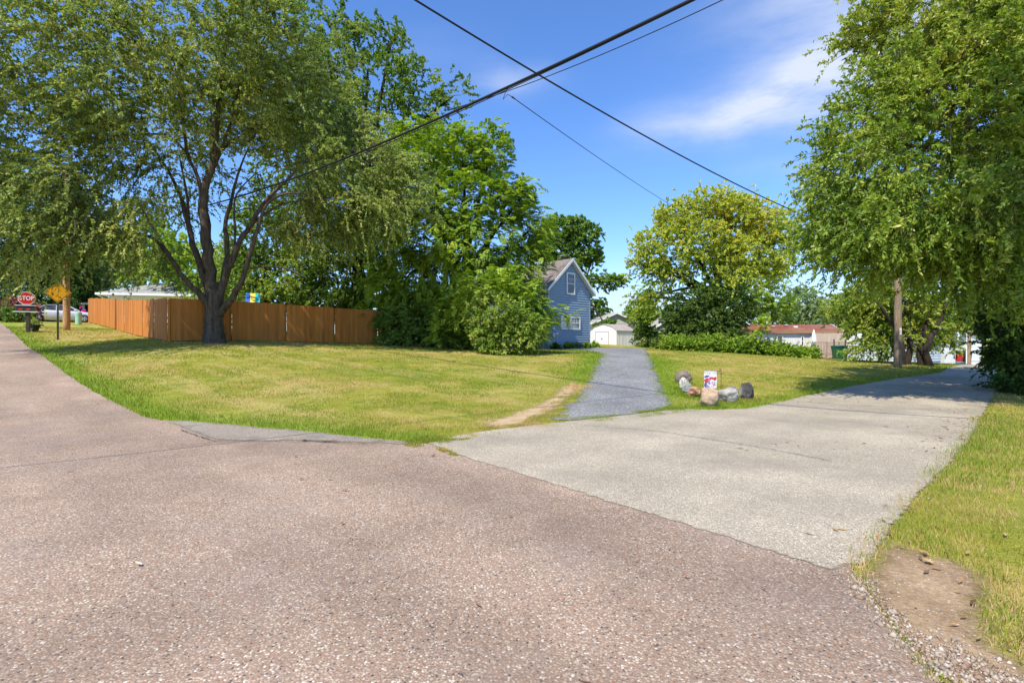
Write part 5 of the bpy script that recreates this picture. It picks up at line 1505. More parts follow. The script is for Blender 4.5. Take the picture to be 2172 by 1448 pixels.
wheelie_bin('rubbish_bin', 'tall dark grey-green bin next to the red bin', P(2043, 770, 53.4).xy.to_3d() + Vector((0, 0, h1(*P(2043, 770, 53.4).xy))), 1.05, 1.5, (.035, .06, .065), .2)
q = P(2032, 772, 52); q.z = h1(*q.xy)
mb = MB(); mb.lathe([(.42, 0), (.50, .32), (.54, .33), (.52, .36), (.47, .34), (.40, .05)], 18); mb.tube([(.5, 0, .28), (.62, 0, .24), (.5, 0, .18)], .025, 6); mb.tube([(-.5, 0, .28), (-.62, 0, .24), (-.5, 0, .18)], .025, 6)
o = mb.build('plastic_tub', plain('sky_blue_plastic', (.06, .25, .50), .4), smooth=False); o.location = q; tag(o, 'blue plastic tub on the grass in front of the red bin', 'tub')
q = P(1952, 762, 44); q.z = h1(*q.xy)
mb = MB(); mb.lathe([(.22, 0), (.27, .36), (.30, .37), (.28, .42), (.25, .38), (.20, .05)], 14); mb.tube([(.27, 0, .33), (.2, 0, .62), (-.2, 0, .62), (-.27, 0, .33)], .012, 5)
o = mb.build('bucket', plain('blue_bucket_plastic', (.05, .24, .45), .4)); o.location = q; tag(o, 'blue bucket standing near the many stemmed tree', 'bucket')
# grey dumpster
q = P(2070, 766, 58); q.z = h1(*q.xy)
r = thing('dumpster', 'grey steel dumpster at the end of the alley', 'dumpster', q, .2)
mb = MB(); mb.prism([(-.7, .12), (.55, .12), (.8, .75), (.8, 1.25), (-.7, 1.35)], 0, 1.5); mb.build('body', plain('blue_grey_steel', (.33, .36, .40), .5, .1, 3), r, bevel=.02)
mb = MB(); mb.prism([(-.75, 1.36), (.85, 1.26), (.85, 1.31), (-.75, 1.41)], -.03, 1.53); mb.build('lid', M['black'], r)
for y in (-.10, 1.5): mb = MB(); mb.box(-.35, .35, y, y + .1, .85, 1.0); mb.build('lifting_pocket', M['metal'], r)

# ------------------------------------------------------------------ neighbour house on the left
def build_neighbour():
    D = 47.0; cx = (232 - CX) / FPX * D; c = Vector((cx, D, 3.25))
    root = thing('neighbour_house', 'white ranch house with a grey hip roof behind the orange fence', 'house', c, math.radians(14))
    L, W, he, rise = 11.5, 8.0, 2.62, 1.75
    ws = siding_mat('white_wide_siding', (.74, .75, .74), .04)
    mb = MB(); lap_wall(mb, L, he, lap=.24, out=.02); lap_wall(mb, W, he, axis='y', at=0, lap=.24, out=.02); mb.face((L, 0, 0), (L, W, 0), (L, W, he), (L, 0, he)); mb.face((0, W, 0), (L, W, 0), (L, W, he), (0, W, he))
    mb.build('wall', ws, root, fix=False)
    o = .75; e = he + .02; rz_ = e + rise + .2
    A, B, C_, Dd = (-o, -o, e), (L + o, -o, e), (L + o, W + o, e), (-o, W + o, e); R0, R1 = (W * .62, W / 2, rz_), (L - W * .35, W / 2, rz_)
    mb = MB(); mb.face(A, B, R1, R0); mb.face(B, C_, R1); mb.face(C_, Dd, R0, R1); mb.face(Dd, A, R0)
    mb.build('roof', shingle_mat('grey_hip_shingle', (.26, .25, .24), (.33, .32, .30), axis='x'), root)
    mb = MB(); 
    mb.box(-o - .03, L + o + .03, -o - .03, -o - .002, e - .17, e + .03); mb.box(-o - .03, -o - .002, -o, W + o, e - .17, e + .03); mb.face((-o, -o, e - .14), (L + o, -o, e - .14), (L + o, 0, e - .14), (-o, 0, e - .14)); mb.face((-o, 0, e - .14), (0, 0, e - .14), (0, W, e - .14), (-o, W, e - .14))
    mb.build('eaves', M['white'], root, fix=False)
    mb = MB(); mb.tube([(-o + .05, -o + .05, e - .15), (-.06, -.06, e - .6), (-.06, -.06, .2)], .05, 6); mb.build('downspout', M['white'], root)
    sash_window(root, 2.0, .75, 1.1, 1.25, -.02, 1, None)
    sash_window(root, 6.0, .75, 1.4, 1.25, -.02, 2, None)
    # TV aerial
    mb = MB(); mb.tube([(1.8, 4.2, e + .3), (1.8, 4.2, e + 4.0)], .03, 6)
    mb.tube([(1.8 - 2.6, 4.2, e + 3.8), (2.2, 4.2, e + 3.8)], .022, 5)
    for i in range(9): x = -.7 + i * .3; mb.tube([(x, 3.5 - i * .02, e + 3.8), (x, 4.9 + i * .02, e + 3.8)], .012, 4)
    for dx, dy in ((.35, .2), (-.35, .2), (0, -.4)): mb.tube([(1.8 + dx, 4.2 + dy, e + .4), (1.8, 4.2, e + 1.2)], .018, 4)
    mb.build('aerial', M['metal'], root)
    # red brick house further up the road
    c2 = P(172, 690, 57); c2.z = 3.2
    r2 = thing('brick_house', 'red brick house with a brown roof showing past the fence end', 'house', c2, math.radians(18))
    bm_, nt, bs = new_mat('red_brick')
    br = nt.nodes.new('ShaderNodeTexBrick'); br.inputs['Scale'].default_value = 1; br.inputs['Brick Width'].default_value = .22; br.inputs['Row Height'].default_value = .075; br.inputs['Mortar Size'].default_value = .01
    br.inputs['Color1'].default_value = (.32, .07, .05, 1); br.inputs['Color2'].default_value = (.42, .11, .07, 1); br.inputs['Mortar'].default_value = (.4, .36, .32, 1)
    cx_ = nt.nodes.new('ShaderNodeSeparateXYZ'); nt.links.new(obco(nt), cx_.inputs[0]); cb = nt.nodes.new('ShaderNodeCombineXYZ')
    nt.links.new(nmath(nt, 'ADD', cx_.outputs['X'], cx_.outputs['Y']), cb.inputs['X']); nt.links.new(cx_.outputs['Z'], cb.inputs['Y']); nt.links.new(cb.outputs[0], br.inputs['Vector']); nt.links.new(br.outputs[0], bs.inputs['Base Color']); bs.inputs['Roughness'].default_value = .85
    mb = MB(); mb.box(.9, 9, 1.2, 7, -.3, 2.5); mb.build('wall', bm_, r2)
    mb = MB(); o = .5; e = 2.55
    A, B, C_, Dd = (-.2, -.1, e), (9.5, -.1, e), (9.5, 7.5, e), (-.2, 7.5, e); R0, R1 = (3.2, 3.7, e + 1.5), (7, 3.7, e + 1.5)
    mb.face(A, B, R1, R0); mb.face(B, C_, R1); mb.face(C_, Dd, R0, R1); mb.face(Dd, A, R0); mb.face(A, Dd, C_, B)
    mb.build('roof', shingle_mat('brown_shingle', (.19, .10, .085), (.25, .14, .12), axis='x'), r2)
    mb = MB(); mb.box(-.22, 9.5, -.14, -.105, e - .14, e + .04); mb.build('fascia', M['white'], r2)
    for x in (.15, 1.0): mb = MB(); mb.box(x - .09, x + .09, .1, .28, -.3, e - .02); mb.build('porch_post', M['white'], r2)
    mb = MB(); mb.box(.2, .75, 1.14, 1.19, .2, 2.1); mb.build('door', M['white'], r2)


build_neighbour()

# play roof behind the fence
q = on((521 - CX) / FPX * 29, 29.0); pz = EYE + (CY - 644) / FPX * 29
r = thing('play_tower', 'childrens play tower with a blue, yellow and teal canopy roof behind the fence', 'play tower', q, math.radians(24))
hz = pz - q.z
cw, cd, rs_ = .74, .8, .60
blue = plain('blue_canvas', (.03, .13, .50), .6, .08); yel = plain('yellow_canvas', (.75, .62, .05), .6, .05); tea = plain('teal_canvas', (.02, .36, .42), .6, .06)
for i, m_ in enumerate((blue, yel, tea)):
    mb = MB(); a, b = i * cw / 3, (i + 1) * cw / 3
    n = [(a, -cd / 2 - .1, hz - .06), (b, -cd / 2 - .1, hz - .06), (b, 0, hz + rs_), (a, 0, hz + rs_)]
    mb.face(*n); mb.face(*[(p[0], -p[1], p[2]) for p in reversed(n)])
    mb.face(*[(p[0], p[1], p[2] - .03) for p in reversed(n)])
    mb.build('canopy_stripe', m_, r, fix=False)
mb = MB(); mb.face((0, -cd / 2, hz - .05), (0, cd / 2, hz - .05), (0, 0, hz + rs_ - .02)); mb.build('canopy_end', blue, r, fix=False)
for x in (.05, cw - .05):
    for y in (-cd / 2, cd / 2): mb = MB(); mb.box(x - .04, x + .04, y - .04, y + .04, -.1, hz); mb.build('post', plain('blue_post_plastic', (.04, .12, .4), .5), r)
mb = MB(); mb.box(0, cw, -cd / 2, cd / 2, 1.15, 1.2); mb.build('platform', yel, r)

# ------------------------------------------------------------------ signs, post box, car by the road
def text_mesh(name, body, size, mat, parent, loc, rot=(math.radians(90), 0, 0), ext=.004):
    cu = bpy.data.curves.new(name, 'FONT'); cu.body = body; cu.size = size; cu.align_x = 'CENTER'; cu.align_y = 'CENTER'; cu.extrude = ext; cu.offset = size * .018
    to = bpy.data.objects.new(name, cu); COL.objects.link(to)
    dg = bpy.context.evaluated_depsgraph_get()
    me = bpy.data.meshes.new_from_object(to.evaluated_get(dg))
    bpy.data.objects.remove(to); me.materials.clear(); me.materials.append(mat)
    o = bpy.data.objects.new(name, me); COL.objects.link(o); o.parent = parent; o.location = loc; o.rotation_euler = rot
    return o


def plate(poly, y0, y1):
    mb = MB(); mb.prism(poly, y0, y1); return mb


def ngon(n, r, rot): return [(r * math.cos(2 * math.pi * k / n + rot), r * math.sin(2 * math.pi * k / n + rot)) for k in range(n)]


D = 25.6
q = on((56.5 - CX) / FPX * D, D); zc = EYE + (CY - 632.5) / FPX * D - q.z
face_rz = math.atan2(q.x, -q.y) * -1
st = thing('stop_sign', 'red octagonal STOP sign up the road on its post', 'sign', q, math.radians(36))
red = plain('red_sheeting', (.50, .022, .015), .4, .05); wht = plain('white_sheeting', (.8, .8, .78), .4, .03)
mb = plate([(x, z + zc) for x, z in ngon(8, .345, math.pi / 8)], -.006, .0); so = mb.build('sign_face', wht, st)
mb = plate([(x, z + zc) for x, z in ngon(8, .318, math.pi / 8)], -.010, -.0065); mb.build('red_field', red, so)
text_mesh('lettering', 'STOP', .26, wht, so, (0, -.0125, zc)).scale = (.86, 1.12, 1)
mb = MB(); mb.box(-.03, .03, .003, .05, -.1, zc + .36); mb.build('post', plain('green_steel_post', (.05, .07, .05), .5), st)

D = 22.6
q = on((122.5 - CX) / FPX * D, D); zc = EYE + (CY - 620) / FPX * D - q.z
ys = thing('warning_sign', 'yellow diamond warning sign on a post by the road', 'sign', q, math.radians(36))
yel2 = plain('amber_sheeting', (.78, .36, .012), .4, .05); blk = plain('black_sheeting', (.015, .015, .015), .5)
mb = plate([(x, z + zc) for x, z in ngon(4, .47, 0)], -.006, 0); so = mb.build('sign_face', yel2, ys)
o_, i_ = ngon(4, .44, 0), ngon(4, .415, 0); mb = MB()
for k in range(4):
    j = (k + 1) % 4; mb.face((o_[k][0], -.0085, o_[k][1] + zc), (o_[j][0], -.0085, o_[j][1] + zc), (i_[j][0], -.0085, i_[j][1] + zc), (i_[k][0], -.0085, i_[k][1] + zc))
mb.build('black_border', blk, so, fix=False)
mb = MB(); mb.box(-.035, .035, .003, .06, -.1, zc + .5); mb.build('post', plain('dark_brown_post', (.05, .04, .03), .7), ys)

# mailbox stand
q = G(60, 705); D = q.y
r = thing('mailbox', 'dark mailbox with a pale lid on a braced post under the stop sign', 'mailbox', q, math.radians(30))
s = D / FPX
hb = (705 - 662) * s
pw = plain('dark_post_wood', (.055, .045, .035), .8, .2, 6)
mb = MB(); mb.box(-.07, .07, -.07, .07, -.1, hb); mb.build('post', pw, r, bevel=.008)
mb = MB(); mb.bar((.0, 0, hb * .5), (-.42, 0, hb - .02), .07, .07, (0, 1, 0)); mb.build('brace', pw, r)
mb = MB(); mb.box(-.55, .38, -.14, .14, hb, hb + .04); mb.build('shelf', M['white_dirty'], r)
dk = plain('black_green_enamel', (.02, .035, .032), .35, .1)
mb = MB(); n = 10; pr = [(-.13, 0), (.13, 0)] + [(.13 * math.cos(a), .14 + .13 * math.sin(a)) for a in np.linspace(0, math.pi, n)]
mb.prism([(y, z + hb + .042) for y, z in pr], -.42, .28, axis='x'); mb.build('box', dk, r)
mb = MB(); mb.box(-.46, .32, -.15, .15, hb + .315, hb + .345); mb.build('lid_strip', M['white_dirty'], r)
for x in (-.33, -.05): mb = MB(); mb.box(x, x + .16, -.15, -.137, hb + .10, hb + .17); mb.build('flag', plain('red_flag_%d' % int(x * -100), (.55, .03, .02), .4), r)
q = G(74, 703); r = thing('planter_pot', 'black pot of trailing leaves beside the mailbox post', 'planter', q)
mb = MB(); mb.lathe([(.13, 0), (.19, .30), (.21, .30), (.21, .35), (.17, .35), (.16, .28)], 16); mb.build('pot', M['black'], r)
Rn = np.random.RandomState(3); cc = np.array([tuple(Vector((0, 0, .42)))]) + Rn.normal(0, .10, (14, 3)) * np.array([1.2, 1.2, 1.1])
v, t, _, _ = leaf_cloud(cc, Rn, twigs=4, twig_len=.25, leaves=9, leaf=(.10, .055), spread=.05, up=.3, droop=.5)
mesh_np('foliage', v, np.arange(len(v)).reshape(-1, 4), M['leaf_elm'], {'tint': t}, parent=r)

# wooden pole, green pedestal
def wood_pole(name, label, base, h, r0, r1, mat, fittings=True, rz=0.0):
    r = thing(name, label, 'utility pole', base, rz)
    mb = MB(); rnd = random.Random(int(base.x * 7)); k = 14
    mb.tube([(rnd.uniform(-.012, .012), rnd.uniform(-.012, .012), -.3 + (h + .3) * i / k) for i in range(k + 1)], [r0 + (r1 - r0) * i / k for i in range(k + 1)], 14, wob=.03, rnd=rnd)
    mb.build('pole', mat, r, smooth=True, fix=False)
    if fittings:
        mb = MB(); mb.tube([(r0 * .95, -.02, .9), (r0 * .88, -.02, h * .8)], .016, 6); mb.build('ground_wire', plain('pale_wire_guard', (.55, .5, .44), .6), r)
        mb = MB(); mb.box(-.04, .04, -r0 - .012, -r0 * .93, 1.45, 1.75); mb.build('tag_plate', M['white_dirty'], r)
    return r


q = G(141, 700); D = q.y
wood_pole('utility_pole', 'tan wooden pole behind the yellow diamond sign', q, 8.5, .17, .12, M['pole_fresh'], False)
q = G(166.5, 688); r = thing('utility_pedestal', 'short pale green cable pedestal on the grass near the fence end', 'utility box', q)
s = q.y / FPX; pg = plain('pale_green_enamel', (.30, .52, .36), .45, .06)
mb = MB(); mb.lathe([(.17, 0), (.17, .70), (.16, .72)], 18); mb.build('body', pg, r, smooth=False)
mb = MB(); mb.lathe([(.185, .60), (.185, .78), (.16, .82), (.05, .84)], 18); mb.build('cap', pg, r)
D = 24.6; q = on((437 - CX) / FPX * D, D)
wood_pole('utility_pole', 'orange-lit wooden pole close behind the elm trunk', q, 6.3, .13, .10, M['pole_fresh'], False)
PB = q
q = G(1904.5, 778.5)
wood_pole('utility_pole', 'grey weathered pole at the alley edge under the near tree', q, 7.2, .155, .12, M['pole_wood'])
PA = q
q = P(2055, 775, 51); q.z = h1(*q.xy)
fp = wood_pole('utility_pole', 'farther pole beside the bins at the white garage', q, 7.6, .20, .15, M['pole_wood'], False)
mb = MB(); mb.tube([(-.24, 0, 0), (-.22, 0, 3.4)], .05, 8); mb.build('conduit', M['white_dirty'], fp)


def build_car():
    q = on((131 - CX) / FPX * 42.5, 42.5)
    r = thing('parked_car', 'silver-white sedan parked on the drive past the end of the fence', 'car', q, math.radians(40))
    pm, nt, b = new_mat('silver_white_paint'); b.inputs['Base Color'].default_value = (.68, .66, .70, 1); b.inputs['Roughness'].default_value = .25; b.inputs['Coat Weight'].default_value = .5
    n_ = nnoise(nt, obco(nt), 2, 3); nt.links.new(nramp(nt, n_, [(.3, (.62, .60, .64)), (.7, (.72, .70, .73))]), b.inputs['Base Color'])
    st = [(-2.25, .42, .62, .55), (-2.2, .30, .82, .72), (-1.9, .22, .98, .82), (-1.35, .20, 1.02, .87), (-.6, .19, .98, .89), (.4, .19, .95, .90), (1.0, .20, .93, .89), (1.7, .22, .84, .86), (2.15, .28, .72, .76), (2.3, .38, .58, .60)]
    mb = MB()
    for x, zl, zh, hw in st:
        ring = [(-hw * .92, zl), (-hw, zl + .12), (-hw, zh - .22), (-hw * .96, zh - .06), (-hw * .85, zh), (hw * .85, zh), (hw * .96, zh - .06), (hw, zh - .22), (hw, zl + .12), (hw * .92, zl)]
        mb.v += [(x, y, z) for y, z in ring]
    n = 10
    for i in range(len(st) - 1):
        for k in range(n): a, c = i * n + k, i * n + (k + 1) % n; mb.f.append((a, c, c + n, a + n)); mb.m.append(0)
    mb.f.append(tuple(range(n - 1, -1, -1))); mb.f.append(tuple(range((len(st) - 1) * n, len(st) * n))); mb.m += [0, 0]
    mb.build('body', pm, r, smooth=True)
    cab = [(-1.75, .98, .72, 0), (-.95, 1.38, .60, 1), (-.1, 1.43, .60, 1), (.35, 1.38, .60, 1), (1.2, .93, .72, 0)]
    mb = MB(); 
    mb.prism([(-1.0, 1.36), (-.1, 1.42), (.4, 1.36), (.35, 1.40), (-.1, 1.455), (-.95, 1.41)], -.60, .60); mb.build('roof', pm, r)
    gl = glass_mat('car_glass', (.02, .022, .028))
    mb = MB()
    for s in (-1, 1):
        P_ = [(-1.62, s * .80, .98), (-1.0, s * .62, 1.36), (.38, s * .62, 1.36), (1.1, s * .80, .93)]
        mb.face(*(P_ if s < 0 else reversed(P_)))
    mb.face((1.1, -.80, .93), (1.1, .80, .93), (.38, .62, 1.36), (.38, -.62, 1.36)); mb.face((-1.62, .8, .98), (-1.62, -.8, .98), (-1.0, -.62, 1.36), (-1.0, .62, 1.36))
    mb.build('windows', gl, r, fix=False)
    mb = MB()
    for s in (-1, 1):
        for (a, b_) in (((-.30, .80, .96), (-.30, .625, 1.37)), ((1.12, .80, .94), (.40, .63, 1.37)), ((-1.64, .80, .98), (-1.02, .63, 1.37))):
            mb.bar((a[0], s * a[1], a[2]), (b_[0], s * b_[1], b_[2]), .07, .03, (0, 1, 0))
    mb.build('pillar', pm, r)
    for x in (-1.38, 1.42):
        for s in (-1, 1):
            T = Matrix.Translation((x, s * .80, .32)) @ Matrix.Rotation(math.radians(90), 4, 'X')
            mb = MB(); mb.lathe([(.20, -.115), (.30, -.115), (.325, -.08), (.325, .08), (.30, .115), (.20, .115)], 24, T=T); w_ = mb.build('wheel', M['black'], r, smooth=False)
            mb = MB(); Tr = Matrix.Translation((x, s * .905, .32)) @ Matrix.Rotation(math.radians(90), 4, 'X')
            mb.lathe([(.205, -.02), (.205, .02), (.19, .024)], 20, T=Tr); mb.build('rim', M['black'], w_)
            mb = MB()
            for k in range(5):
                a = k * 2 * math.pi / 5; mb.bar((x, s * .93, .32), (x + .19 * math.cos(a), s * .93, .32 + .19 * math.sin(a)), .075, .02, (0, 1, 0))
            mb.lathe([(.205, -.012), (.205, .012), (.185, .012), (.185, -.012)], 24, T=Matrix.Translation((x, s * .93, .32)) @ Matrix.Rotation(math.radians(90), 4, 'X'))
            mb.build('spoke', plain('alloy', (.6, .6, .62), .3, .05, 5, .5, .3), w_)
    for s in (-1, 1):
        mb = MB(); mb.box(2.16, 2.27, s * .62 - .12, s * .62 + .12, .58, .68); mb.build('headlight', plain('lamp_lens', (.7, .72, .75), .1), r, bevel=.02)
        mb = MB(); mb.box(-2.25, -2.17, s * .58 - .14, s * .58 + .14, .66, .78); mb.build('tail_light', plain('red_lens', (.4, .01, .01), .2), r, bevel=.02)
        mb = MB(); mb.box(.78, .95, s * .93 - .07, s * .93 + .07, .93, 1.04); mb.build('mirror', pm, r, bevel=.03)


build_car()
# garden by the far houses
def little_bush(name, label, px, py, r, mat, seed, hz=.5, n=60, leaf=(.12, .08), D=None):
    b = G(px, py) if D is None else on((px - CX) / FPX * D, D)
    make_tree(name, label, 'shrub' if 'flower' not in name else 'flowers', b, [([b - Vector((0, 0, .1)), b + Vector((0, 0, hz * .4)), b + Vector((.1, 0, hz * .8))], [.04, .03, .02])],
              [(b + Vector((0, 0, hz * .6)), Vector((r, r * .7, hz * .5))), (b + Vector((r * .6, .1, hz * .5)), Vector((r * .6, r * .6, hz * .4)))], n=n, twigs=5, leaves=18, leaf=leaf, leafmat=mat, twig_len=.35, seed=seed, zmin=.05, spread=.14, twigtubes=False, kind_parts=('stems', 'foliage'))


little_bush('barberry_bush', 'purple-brown bush behind the mailbox', 32, 684, 1.2, 'leaf_barberry', 81, 1.5, 90, (.16, .10), D=38)
little_bush('juniper_bush', 'low green ground-hugging bush at the road side', 14, 690, 1.3, 'leaf_back', 82, .7, 80, (.14, .08), D=34)
little_bush('flower_bush', 'vivid pink flowers in front of the brick house', 172, 664, .35, 'petal_pink', 83, 1.3, 16, (.10, .09), D=50)

# ------------------------------------------------------------------ boulders and garden flag
def rock_mat(name, a, b2, fleck, fs=30, band=None):
    m, nt, bs = new_mat(name); co = obco(nt)
    a = tuple(x * f for x, f in zip(a, (1.0, .96, .90))); b2 = tuple(x * f for x, f in zip(b2, (1.0, .96, .90)))
    c = nramp(nt, nnoise(nt, co, 3.2, 6, .65), [(.36, a), (.64, b2)])
    c = nmix(nt, nramp(nt, nnoise(nt, co, fs, 3, .7), [(.52, 0), (.66, .7)]), c, fleck)
    c = nmix(nt, nramp(nt, nnoise(nt, co, 9, 5, .6), [(.48, 0), (.68, .55)]), c, tuple(x * .42 for x in a))
    if band:
        w = nt.nodes.new('ShaderNodeTexWave'); w.inputs['Scale'].default_value = band[1]; w.inputs['Distortion'].default_value = 6; nt.links.new(co, w.inputs['Vector'])
        c = nmix(nt, nramp(nt, w.outputs['Fac'], [(.55, 0), (.9, .6)]), c, band[0])
    nt.links.new(c, bs.inputs['Base Color']); bs.inputs['Roughness'].default_value = .85
    bump(nt, bs, nmath(nt, 'ADD', nnoise(nt, co, 14, 6, .7), nnoise(nt, co, 3, 3)), 1.0, .05)
    return m


def boulder(label, x0, x1, ytop, ybot, mat, seed, sharp=0.0, tilt=0.0, dd=0.0, facet=10):
    import bmesh
    g = G((x0 + x1) / 2, ybot); D = g.y + dd
    s = D / FPX; w = (x1 - x0) * s; hgt = (ybot - ytop) * s
    g = on(((x0 + x1) / 2 - CX) / FPX * D, D)
    rnd = random.Random(seed)
    bm = bmesh.new(); bmesh.ops.create_icosphere(bm, subdivisions=4, radius=1)
    planes = []
    for k in range(facet):
        d = Vector((rnd.gauss(0, 1), rnd.gauss(0, 1), rnd.gauss(0, .8))).normalized(); planes.append((d, rnd.uniform(.62, .90)))
    off = Vector((rnd.uniform(0, 50),) * 3)
    from mathutils import noise
    for v in bm.verts:
        p = v.co.copy()
        for d, lim in planes:
            e = p.dot(d)
            if e > lim: p -= d * (e - lim) * (.75 + .25 * sharp)
        p *= 1 + .16 * noise.fractal(p * 1.2 + off, .8, 2.0, 4) + .035 * noise.fractal(p * 4 + off, .8, 2, 4)
        v.co = p
    bm.transform(Matrix.Rotation(tilt, 4, 'Y'))
    xs = [v.co.x for v in bm.verts]; zs = [v.co.z for v in bm.verts]
    cx_, cz_ = (max(xs) + min(xs)) / 2, min(zs); wx, wz = max(xs) - min(xs), max(zs) - min(zs)
    for v in bm.verts: v.co = Vector(((v.co.x - cx_) / wx * w, v.co.y * w * .42, (v.co.z - cz_) / wz * (hgt * 1.12) - hgt * .10))
    me = bpy.data.meshes.new('boulder'); bm.to_mesh(me); bm.free()
    me.polygons.foreach_set('use_smooth', [True] * len(me.polygons)); me.materials.append(mat)
    o = bpy.data.objects.new('boulder', me); COL.objects.link(o); o.location = g
    tag(o, label, 'boulder', 'boulders around the garden flag')


boulder('brown-grey boulder at the back of the boulder curve', 1432, 1468, 786, 812, rock_mat('brown_grey_stone', (.20, .165, .135), (.33, .27, .225), (.14, .12, .11)), 1, tilt=.3)
boulder('white and black speckled boulder leaning between grey ones', 1440, 1462, 799, 825, rock_mat('speckled_white_stone', (.52, .50, .44), (.70, .68, .60), (.12, .12, .12), 22, ((.2, .2, .2), 5)), 2, tilt=.4, dd=-.05)
boulder('smooth blue-grey slab half sunk beside the orange boulder', 1446, 1470, 813, 834, rock_mat('blue_grey_stone', (.25, .265, .27), (.31, .325, .33), (.22, .23, .24)), 3, tilt=-.5, facet=14)
boulder('small orange boulder with a dark hollow under it', 1456, 1488, 820, 842, rock_mat('orange_granite', (.50, .225, .10), (.62, .34, .19), (.66, .44, .30)), 4, tilt=-.2, sharp=.6)
boulder('largest tan boulder at the front of the curve', 1483.5, 1524.5, 822, 863, rock_mat('tan_pink_granite', (.46, .33, .22), (.58, .46, .34), (.36, .22, .15), 26), 5, tilt=.25)
boulder('pale grey rounded boulder under the flag hook', 1523, 1567, 820, 854, rock_mat('pale_grey_granite', (.38, .36, .34), (.52, .50, .47), (.27, .26, .25), 34), 6, tilt=.35)
boulder('dark angular boulder with a white vein nearest the alley', 1566, 1600, 811, 847.5, rock_mat('dark_grey_basalt', (.055, .050, .050), (.12, .11, .105), (.04, .036, .036), 20, ((.42, .40, .38), .5)), 7, tilt=-.15, sharp=1.0, facet=16)


def garden_flag():
    D = G(1527, 845).y + .25; g = on((1529.5 - CX) / FPX * D, D); s = D / FPX
    r = thing('garden_flag', 'small white flag printed in red and blue hanging from a thin stake among the boulders', 'flag', g)
    zt = EYE + (CY - 786.5) / FPX * D - g.z; xl = (1493.5 - 1529.5) * s; fw = 27 * s; fh = 36.5 * s
    mb = MB(); mb.tube([(0, 0, -.15), (0, 0, zt + .04), (-.02, 0, zt + .055), (-.045, 0, zt + .045)], .006, 6); mb.tube([(0, 0, zt), (xl - .01, 0, zt)], .005, 6); mb.tube([(-.05, 0, zt - .008), (-.025, 0, zt + .008)], .011, 6)
    mb.build('stake', M['black'], r)
    m, nt, b = new_mat('printed_banner'); co = obco(nt)
    sx = nt.nodes.new('ShaderNodeSeparateXYZ'); nt.links.new(co, sx.inputs[0])
    u = nmath(nt, 'DIVIDE', nmath(nt, 'SUBTRACT', sx.outputs['X'], xl), fw); v = nmath(nt, 'DIVIDE', nmath(nt, 'SUBTRACT', zt, sx.outputs['Z']), fh)
    wn = nnoise(nt, co, 9, 3, .6, 'Color'); ws = nt.nodes.new('ShaderNodeSeparateColor'); nt.links.new(wn, ws.inputs[0])
    uw = nmath(nt, 'ADD', u, nmath(nt, 'MULTIPLY', nmath(nt, 'SUBTRACT', ws.outputs[0], .5), .35)); vw = nmath(nt, 'ADD', v, nmath(nt, 'MULTIPLY', nmath(nt, 'SUBTRACT', ws.outputs[1], .5), .30))
    def spot(cu, cv, ru, rv):
        a = nmath(nt, 'DIVIDE', nmath(nt, 'SUBTRACT', uw, cu), ru); c = nmath(nt, 'DIVIDE', nmath(nt, 'SUBTRACT', vw, cv), rv)
        return nmath(nt, 'LESS_THAN', nmath(nt, 'ADD', nmath(nt, 'MULTIPLY', a, a), nmath(nt, 'MULTIPLY', c, c)), 1.0)
    c = (.80, .77, .79)
    col = nmix(nt, spot(.5, .5, .01, .01), c, c)
    for cu, cv, ru, rv, k in ((.30, .16, .035, .08, (.32, .22, .55)), (.42, .16, .03, .08, (.45, .2, .4)), (.70, .17, .03, .08, (.5, .2, .35)), (.84, .17, .03, .09, (.5, .16, .3)), (.10, .08, .06, .07, (.75, .45, .1)),
                              (.20, .33, .22, .06, (.10, .12, .40)), (.22, .55, .24, .14, (.62, .05, .05)), (.60, .45, .22, .08, (.62, .04, .05)), (.86, .48, .14, .13, (.58, .03, .05)), (.13, .80, .13, .16, (.10, .10, .36)), (.36, .66, .08, .14, (.32, .24, .5)),
                              (.62, .66, .06, .04, (.2, .16, .3)), (.82, .68, .05, .035, (.2, .16, .3)), (.75, .78, .2, .025, (.6, .08, .1)), (.30, .90, .10, .06, (.30, .30, .55)), (.62, .91, .03, .05, (.5, .06, .1)), (.78, .91, .03, .05, (.5, .06, .1))):
        col = nmix(nt, spot(cu, cv, ru, rv), col, k)
    nt.links.new(col, b.inputs['Base Color']); b.inputs['Roughness'].default_value = .8
    mb = MB(); nx, nz = 10, 14
    f = lambda i, j, o: (xl + fw * i / nx, .012 * math.sin(i * .9) * (j / nz) + .01 * math.sin(j * .6) + o - .004 * j / nz, zt - .005 - fh * j / nz)
    for i in range(nx):
        for j in range(nz): mb.face(f(i, j, 0), f(i + 1, j, 0), f(i + 1, j + 1, 0), f(i, j + 1, 0))
    o = mb.build('banner', m, r, smooth=True, fix=False)
    md = o.modifiers.new('cloth_thickness', 'SOLIDIFY'); md.thickness = .003


garden_flag()
_rk = np.array([tuple(o.location.xy) for o in bpy.data.objects if o.name.startswith('boulder')])


def by_rocks(q, R):
    dm = np.min(np.hypot(q[:, None, 0] - _rk[None, :, 0], q[:, None, 1] - _rk[None, :, 1] + .08), 1)
    return dm < .30 + .08 * R.rand(len(q))


blades('lawn_grass', 240000, 10, 17, 1.0, 0.06, 0.006, 25, keep=by_rocks, amax=28, lushmul=.2, green=.5, dry=-.1)

# ------------------------------------------------------------------ overhead lines
M['cable'] = plain('black_cable', (.012, .013, .015), .5, .1, 3)


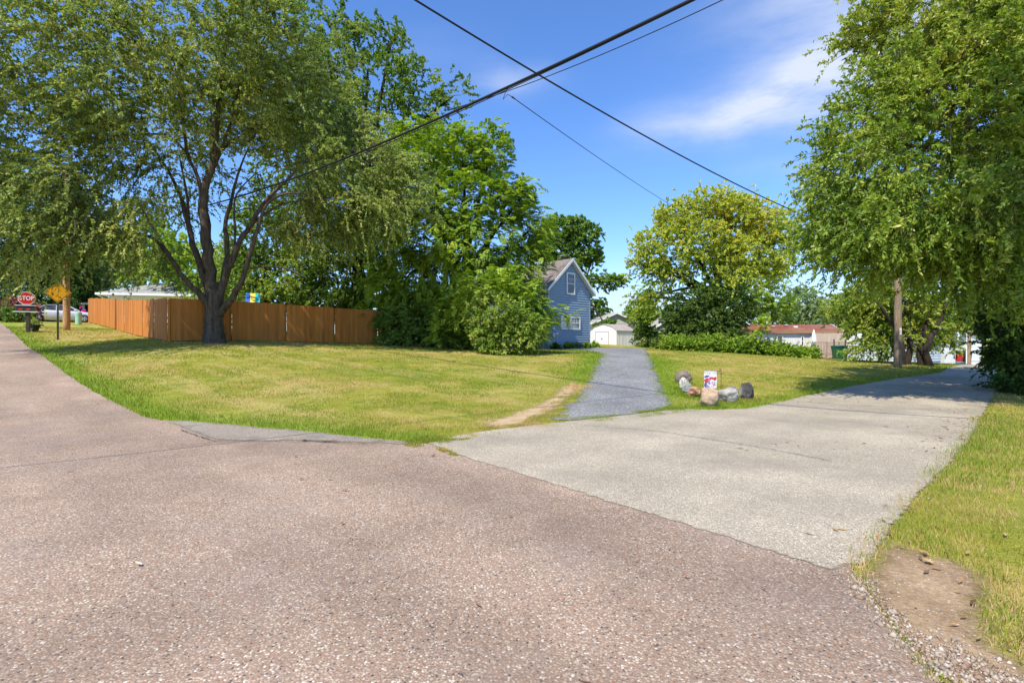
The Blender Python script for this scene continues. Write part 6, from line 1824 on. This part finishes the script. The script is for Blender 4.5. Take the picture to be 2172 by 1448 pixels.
def cable(label, A, B, pxs, r, name='overhead_cable', ext=None):
    """a line in the vertical plane from A to B (plan), with the heights a camera sighting of it gives; fitted as a parabola"""
    A, B = Vector(A), Vector(B); S, Z = [], []
    for px, py in pxs:
        t = (px - CX) / FPX; d = B - A
        s_ = (A.x - t * A.y) / (t * d.y - d.x); D = A.y + d.y * s_
        S.append(s_); Z.append(EYE + (CY - py) / FPX * D)
    c = np.polyfit(S, Z, 2 if len(S) > 2 else 1)
    e = ext or (min(S), max(S))
    pts = [Vector((*(A.lerp(B, s_)), float(np.polyval(c, s_)))) for s_ in np.linspace(e[0], e[1], 60)]
    mb = MB(); mb.tube(pts, r, 6)
    o = mb.build(name, M['cable'], smooth=True, fix=False)
    tag(o, label, 'cable')
    return pts


a2, b2 = (PB.x, PB.y), (3.0, 8.3)
cable('thick black cable bundle rising from behind the elm across the sky', a2, b2, [(437, 436), (700, 352), (900, 259), (1150, 153), (1300, 82), (1464, 2)], .034, ext=(0, 1.75))
cable('thin black line hugging the underside of the thick bundle', a2, b2, [(437, 441), (700, 357), (900, 263), (1070, 196), (1150, 162), (1300, 86), (1450, 9)], .011, ext=(0, 1.75))
cable('thin black line splitting off below the bundle toward the top of the sky', a2, (3.9, 8.6), [(1068, 196), (1150, 168), (1300, 105), (1420, 53), (1530, 2)], .010, ext=(.70, 1.7))
cable('black cable crossing from the top of the sky down to the near pole', (PA.x, PA.y), (-1.4, 7.6), [(890, 0), (1150, 165), (1250, 226), (1400, 306), (1500, 362), (1600, 412), (1675, 438), (1905, 520)], .016, ext=(0, 1.5))
sp = cable('thin service wire running from the bundle over to the yellowing tree', (0.0, 11.4), (18.5, 42.0), [(1082, 203), (1200, 285), (1300, 357), (1412, 430), (1480, 466), (1560, 502)], .010, ext=(0, .98))
mb = MB(); p0 = sp[0]
mb.tube([p0, p0 + Vector((-.10, 0, .06)), p0 + Vector((-.20, 0, -.06)), p0 + Vector((-.14, 0, .12)), p0 + Vector((-.08, 0, .2))], .008, 5); mb.tube([p0, p0 + (sp[1] - sp[0]).normalized() * .16], [.02, .012], 6)
o = mb.build('wire_clamp', M['cable'], smooth=True, fix=False); tag(o, 'curled clamp where the thin service wire leaves the bundle', 'clamp')
cable('faint far wire from behind the blue house to the yellowing tree', (8.0, 50.0), (15.0, 47.0), [(1250, 613), (1330, 608), (1420, 600)], .018, ext=(0.0, 1.0))
